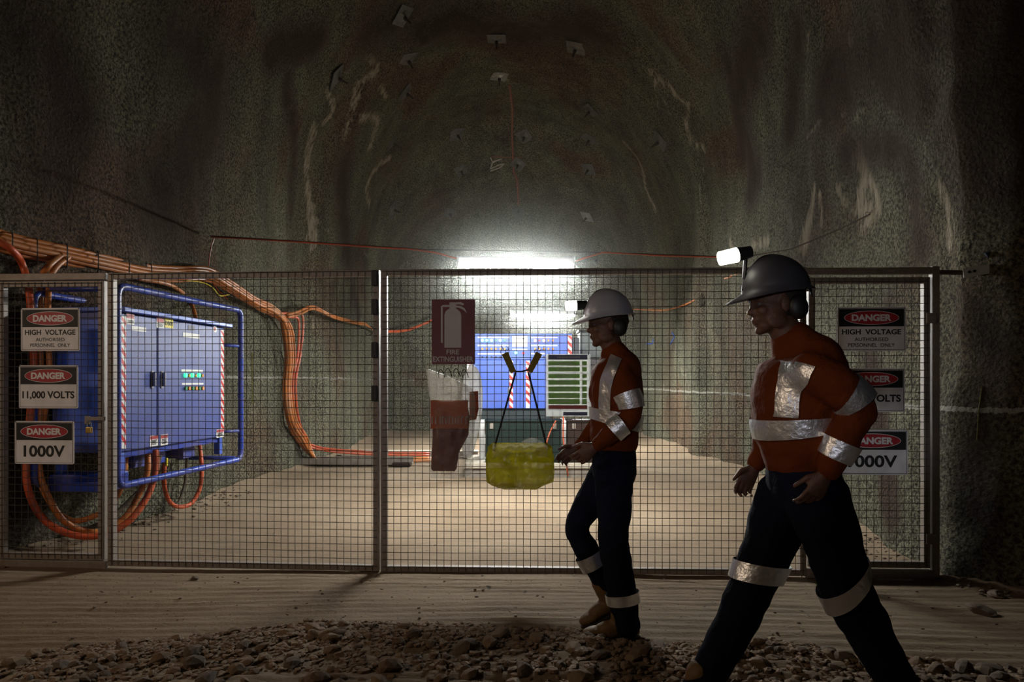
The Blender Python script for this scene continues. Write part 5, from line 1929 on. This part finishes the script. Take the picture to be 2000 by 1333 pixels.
def helmet(root, c, f, u, m, lampmat, s=1.0, lamp=(0.155, 0.055), tilt=0.0, lw=0.03, ll=0.05):
    f = f.normalized(); u = (u - f * u.dot(f)).normalized(); sd = u.cross(f)
    g = lambda x, y_, z: c + (f * x + sd * y_ + u * z) * s
    bm = bmesh.new()
    nt_, np_ = 40, 12

    def dome(k, off):
        rows = []
        for j in range(np_ + 1):
            ph = PI / 2 * j / np_
            row = []
            for i in range(nt_):
                th = 2 * PI * i / nt_
                x = (0.128 + off) * math.cos(th) * math.cos(ph); y_ = (0.105 + off) * math.sin(th) * math.cos(ph); z = (0.128 + off) * math.sin(ph)
                z += 0.006 * math.exp(-(y_ / 0.018) ** 2) * math.sin(ph)      # crown ridge
                row.append(bm.verts.new(g(x - 0.005, y_, z)))
            rows.append(row)
        return rows
    out = dome(0, 0.0); inn = dome(1, -0.006)
    for rows, fl in ((out, False), (inn, True)):
        for j in range(np_):
            for i in range(nt_):
                q = (rows[j][i], rows[j][(i + 1) % nt_], rows[j + 1][(i + 1) % nt_], rows[j + 1][i])
                bm.faces.new(q[::-1] if fl else q)
    # brim
    b0, b1 = [], []
    for i in range(nt_):
        th = 2 * PI * i / nt_
        ex = 0.014 + 0.050 * max(0, math.cos(th)) ** 1.5
        x = (0.128 + ex) * math.cos(th) - 0.005; y_ = (0.105 + ex * 0.9) * math.sin(th)
        z = -0.012 - 0.018 * max(0, math.cos(th)) ** 2
        b0.append(bm.verts.new(g(x, y_, z))); b1.append(bm.verts.new(g(x, y_, z - 0.005)))
    for i in range(nt_):
        j = (i + 1) % nt_
        bm.faces.new((out[0][i], b0[i], b0[j], out[0][j]))
        bm.faces.new((b0[i], b1[i], b1[j], b0[j]))
        bm.faces.new((b1[i], inn[0][i], inn[0][j], b1[j]))
    bmesh.ops.remove_doubles(bm, verts=bm.verts[:], dist=0.0003)
    bmesh.ops.recalc_face_normals(bm, faces=bm.faces)
    h = obj('helmet', bm, m, root, smooth=True, world=True)
    # lamp bracket, housing and lens
    lf = (f * math.cos(tilt) + u * math.sin(tilt)); lu = (u * math.cos(tilt) - f * math.sin(tilt))
    lc = g(lamp[0], 0, lamp[1])

    def drum(r0, r1, x0, x1, seg=16):
        bm = bmesh.new()
        A = [bm.verts.new(lc + lf * x0 + (sd * math.cos(2 * PI * k / seg) + lu * math.sin(2 * PI * k / seg)) * r0) for k in range(seg)]
        B_ = [bm.verts.new(lc + lf * x1 + (sd * math.cos(2 * PI * k / seg) + lu * math.sin(2 * PI * k / seg)) * r1) for k in range(seg)]
        bm.faces.new(A[::-1]); bm.faces.new(B_)
        for k in range(seg): bm.faces.new((A[k], A[(k + 1) % seg], B_[(k + 1) % seg], B_[k]))
        bmesh.ops.recalc_face_normals(bm, faces=bm.faces)
        return bm
    worldchild('cap_lamp', drum(0.022, lw * 0.98, -0.055, -0.001), M_BLACK, h, root, False)
    bb = bmesh.new()
    tube(bb, [g(0.112, 0, 0.055), lc - lf * 0.03 - lu * 0.018], 0.008, 6)
    worldchild('lamp_bracket', bb, M_BLACK, h, root, False)
    worldchild('lamp_lens', drum(lw, lw * 0.93, 0.0, ll), lampmat, h, root, False)
    bm = bmesh.new()
    for k in range(13):
        pass
    tube(bm, spline([g(0.122, 0, 0.012), g(0.10, 0, 0.07), g(0.03, 0, 0.130), g(-0.06, 0, 0.115), g(-0.125, 0, 0.03), g(-0.13, 0.02, -0.04)], 5), 0.004, 6)
    worldchild('lamp_cord', bm, M_BLACK, h, root)
    # reflective stickers on the side of the shell
    for a0, a1, z0, z1 in ((200, 225, 0.015, 0.035), (300, 340, 0.020, 0.036), (250, 275, 0.030, 0.05)):
        bm = bmesh.new()
        q = []
        for k in range(5):
            th = R(a0 + (a1 - a0) * k / 4)
            r_ = []
            for z in (z0, z1):
                cp = math.sqrt(1 - (z / 0.128) ** 2)
                r_.append(bm.verts.new(g(0.1305 * math.cos(th) * cp - 0.005, 0.1075 * math.sin(th) * cp, z)))
            q.append(r_)
        for x, y_ in zip(q, q[1:]): bm.faces.new((x[0], y_[0], y_[1], x[1]))
        bmesh.ops.recalc_face_normals(bm, faces=bm.faces)
        worldchild('reflective_sticker', bm, M_TAPEV, h, root)
    return h


def person(label, D, torso, neck, headc, hf, arms, legs, boots, hands, bands, hm, hs=1.0, lamp=None, base=None):
    """everything given as (column, row, depth offset, in-plane radius, cross radius)"""
    K = lambda q: (P(q[0], q[1], D + q[2]), q[3], q[4])
    root = thing('person', label, 'person', base)
    T = [K(q) for q in torso]
    A = [[K(q) for q in a] for a in arms]
    Lg = [[K(q) for q in l] for l in legs]
    Nk = [K(q) for q in neck]
    hc = P(headc[0], headc[1], D + headc[2])
    # body: one continuous skin
    bm = bmesh.new()
    limb(bm, [(p, a * 0.86, b * 0.86) for p, a, b in fine(T, 3)])
    limb(bm, fine(Nk, 3))
    f, sd, u = head(bm, hc, hf, Vector((0, 0, 1)), hs)
    for a in A: limb(bm, [(p, r * 0.70, q * 0.70) for p, r, q in fine(a, 3)])
    for l in Lg: limb(bm, [(p, r * 0.74, q * 0.74) for p, r, q in fine(l, 3)])
    for w_, d_, n_, s_, c_ in hands:
        hand(bm, P(w_[0], w_[1], D + w_[2]), Vector(d_), Vector(n_), Vector(s_), 1.0, c_)
    remesh('body', bm, M_SKIN, root, 0.0055, 2)
    # eyes
    for y_ in (-1, 1):
        bm = bmesh.new()
        ellipsoid(bm, hc + (f * 0.071 + sd * y_ * 0.030 + u * 0.001) * hs, f, sd, u, 0.0095, 0.011, 0.008, 2)
        obj('eye', bm, mat('eye_white', (0.16, 0.14, 0.13), 0.4), root, smooth=True, world=True)
    bm = bmesh.new()
    ellipsoid(bm, hc + (f * -0.034 + u * 0.015) * hs, f, sd, u, 0.080 * hs, 0.083 * hs, 0.088 * hs, 3)
    remesh('hair', bm, M_HAIR, root, 0.006, 1, 0.003, 40)
    # ear muffs
    for y_ in (-1, 1):
        bm = bmesh.new()
        ellipsoid(bm, hc + (f * -0.045 + sd * y_ * 0.092 + u * -0.030) * hs, f, sd, u, 0.036, 0.022, 0.045, 3)
        obj('ear_muff', bm, M_BLACK, root, smooth=True, world=True)
    # trousers
    bm = bmesh.new()
    hipT = [T[0], T[1]]
    limb(bm, [(p, a * 1.0, b * 1.0) for p, a, b in fine(hipT, 3)])
    for l in Lg: limb(bm, fine(l, 4))
    remesh('trousers', bm, M_NAVY, root, 0.010, 4, 0.008, 8)
    # shirt
    bm = bmesh.new()
    limb(bm, [(p, a + 0.012, b + 0.012) for p, a, b in fine(T[1:], 4)])
    for a in A: limb(bm, [(p, r + 0.004, q + 0.004) for p, r, q in fine(a, 4)])
    # collar
    limb(bm, [(Nk[0][0], Nk[0][1] + 0.025, Nk[0][2] + 0.025), (Nk[0][0].lerp(Nk[-1][0], 0.35), Nk[0][1] + 0.014, Nk[0][2] + 0.014)])
    shirt = remesh('shirt', bm, M_SHIRT, root, 0.009, 16, 0.010, 8)
    global LAST_SHIRT
    LAST_SHIRT = shirt
    for nm, which, t0, t1, gr_, tl in bands:
        ch = {'t': T, 'a0': A[0], 'a1': A[1], 'l0': Lg[0], 'l1': Lg[1]}[which]
        band(nm, ch, t0, t1, M_TAPEV, root, gr_, tl)
    for ax, ay, ady, tx, ty, tz in boots:
        boot(root, P(ax, ay, D + ady), Vector((tx, ty, tz)), Vector((0, 0, 1)) if abs(tz) < 0.6 else Vector((0.5, 0, 1)), 1.0)
    # belt with battery
    p, a, b = T[1]
    hcx = hc + (f * -0.004 + u * 0.048) * hs
    helmet(root, hcx, hf, Vector((0, 0, 1)), hm[0], hm[1], **(lamp or {}))
    return root, T, hc, f, sd, u


def brace(root, shirt, pts, D, wdt=0.055):
    """strips of reflective tape laid on the near and far side of the shirt"""
    tree = BVHTree.FromPolygons([v.co for v in shirt.data.vertices], [p.vertices for p in shirt.data.polygons])
    q = spline([P(x, y_, D) for x, y_ in pts], 6)
    for side in (-1, 1):
        bm = bmesh.new()
        rows = []
        for i, p in enumerate(q):
            t = (q[min(i + 1, len(q) - 1)] - q[max(i - 1, 0)]).normalized()
            w_ = Vector((0, -1, 0)).cross(t).normalized() * wdt / 2
            row = []
            for k in range(7):
                s = p + w_ * (k / 3 - 1)
                h = tree.ray_cast(Vector((s.x, D + side * 0.19 + side * 0.25, s.z)), Vector((0, -side, 0)), 0.6)[0]
                yy = h.y if h is not None else D + side * 0.15
                row.append(bm.verts.new((s.x, yy + side * 0.008, s.z)))
            rows.append(row)
        for a_, b_ in zip(rows, rows[1:]):
            for k in range(6): bm.faces.new((a_[k], a_[k + 1], b_[k + 1], b_[k]))
        bmesh.ops.recalc_face_normals(bm, faces=bm.faces)
        obj('shoulder_tape', bm, M_TAPEV, root, smooth=True, world=True)


# the walking person further off
D1 = 3.72
root1, T1, *_ = person(
    'farther person in pale helmet and orange shirt walking left along the fence', D1,
    torso=[(1200, 925, 0, .115, .165), (1198, 868, 0, .110, .155), (1203, 815, 0, .118, .165), (1203, 760, 0, .128, .185), (1206, 712, 0, .105, .195), (1203, 690, 0, .060, .11)],
    neck=[(1203, 700, 0, .058, .058), (1190, 662, 0, .055, .055)],
    headc=(1186, 633, 0), hf=Vector((-1, -0.06, -0.10)),
    arms=[[(1208, 722, -.150, .066, .060), (1222, 762, -.215, .058, .055), (1234, 808, -.225, .050, .048), (1203, 838, -.225, .047, .045), (1168, 868, -.215, .036, .036)],
          [(1203, 722, .150, .066, .060), (1192, 765, .215, .055, .052), (1180, 812, .225, .048, .046), (1155, 845, .215, .044, .042), (1132, 870, .20, .035, .035)]],
    legs=[[(1197, 930, -.085, .098, .095), (1200, 990, -.09, .090, .088), (1198, 1060, -.085, .078, .072), (1212, 1140, -.08, .078, .068), (1221, 1205, -.08, .072, .062), (1222, 1228, -.08, .076, .066)],
          [(1188, 925, .085, .100, .095), (1158, 975, .09, .085, .084), (1127, 1030, .085, .066, .068), (1150, 1085, .08, .066, .062), (1180, 1140, .08, .058, .056), (1192, 1165, .08, .058, .056)]],
    boots=[(1216, 1216, -.08, -1, 0, -0.02), (1192, 1168, .08, -0.88, 0, -0.42)],
    hands=[((1163, 871, -.213), (-0.72, 0.05, -0.62), (0.3, -0.95, 0.1), (-0.6, 0, 0.8), 0.7), ((1128, 874, .20), (-0.8, 0, -0.6), (0, 1, 0.2), (-0.5, 0, 0.8), 0.7)],
    bands=[('sleeve_tape', 'a0', 0.30, 0.46, 0.012, 0), ('sleeve_tape', 'a0', 0.66, 0.80, 0.012, 0), ('sleeve_tape', 'a1', 0.30, 0.45, 0.012, 0),
           ('waist_tape', 't', 0.40, 0.52, 0.022, -0.02), ('trouser_tape', 'l0', 0.765, 0.835, 0.010, 0), ('trouser_tape', 'l1', 0.66, 0.76, 0.010, 0)],
    hm=(M_HELMW, M_CAPL1), lamp=dict(lamp=(0.155, 0.062), tilt=R(2), lw=0.026, ll=0.055), base=(P(1215, 1250, D1).x, D1, 0.0))

brace(root1, LAST_SHIRT, [(1196, 698), (1188, 712), (1176, 740), (1173, 775), (1174, 818)], D1, 0.05)

# the nearer person
D2_ = 2.70
root2, T2, *_ = person(
    'nearer person in dark helmet and orange shirt, striding left past the danger signs', D2_,
    torso=[(1570, 960, 0, .130, .175), (1568, 900, 0, .125, .165), (1560, 830, 0, .150, .185), (1562, 760, 0, .155, .205), (1568, 700, 0, .120, .205), (1556, 668, 0, .065, .12)],
    neck=[(1548, 680, 0, .060, .060), (1525, 630, 0, .058, .056)],
    headc=(1514, 592, 0), hf=Vector((-1, -0.05, -0.12)),
    arms=[[(1576, 724, -.160, .078, .066), (1630, 752, -.235, .068, .062), (1676, 798, -.245, .060, .054), (1648, 860, -.235, .054, .050), (1618, 918, -.215, .042, .040)],
          [(1555, 724, .160, .074, .064), (1530, 775, .235, .060, .056), (1512, 838, .24, .052, .048), (1492, 870, .23, .046, .044), (1478, 905, .21, .038, .038)]],
    legs=[[(1592, 965, -.095, .120, .105), (1622, 1050, -.10, .105, .098), (1655, 1155, -.09, .090, .084), (1700, 1240, -.085, .082, .076), (1752, 1330, -.08, .072, .068), (1770, 1366, -.08, .074, .070)],
          [(1540, 965, .095, .120, .105), (1508, 1050, .10, .105, .098), (1472, 1140, .09, .088, .084), (1432, 1225, .085, .080, .076), (1384, 1318, .08, .070, .068), (1366, 1352, .08, .072, .070)]],
    boots=[(1778, 1372, -.08, -0.80, 0, -0.55), (1362, 1362, .08, -0.96, 0, 0.18)],
    hands=[((1613, 924, -.213), (-0.45, 0.05, -0.9), (0.3, -0.95, 0.1), (-0.9, 0, 0.4), 0.6), ((1474, 912, .21), (-0.5, 0, -0.85), (0, 1, 0.2), (-0.8, 0, 0.5), 0.7)],
    bands=[('sleeve_tape', 'a0', 0.34, 0.46, 0.012, 0.01), ('sleeve_tape', 'a0', 0.76, 0.90, 0.012, 0), ('sleeve_tape', 'a1', 0.34, 0.46, 0.012, 0),
           ('waist_tape', 't', 0.395, 0.50, 0.022, 0.015), ('trouser_tape', 'l0', 0.38, 0.46, 0.012, 0.045), ('trouser_tape', 'l1', 0.34, 0.425, 0.012, 0.03)],
    hm=(M_HELMG, M_CAPL), lamp=dict(lamp=(0.128, 0.148), tilt=R(-6), lw=0.028, ll=0.068), base=(P(1560, 745, D2_).x, D2_, 0.0))
brace(root2, LAST_SHIRT, [(1522, 712), (1512, 735), (1506, 775), (1504, 812)], D2_, 0.062)
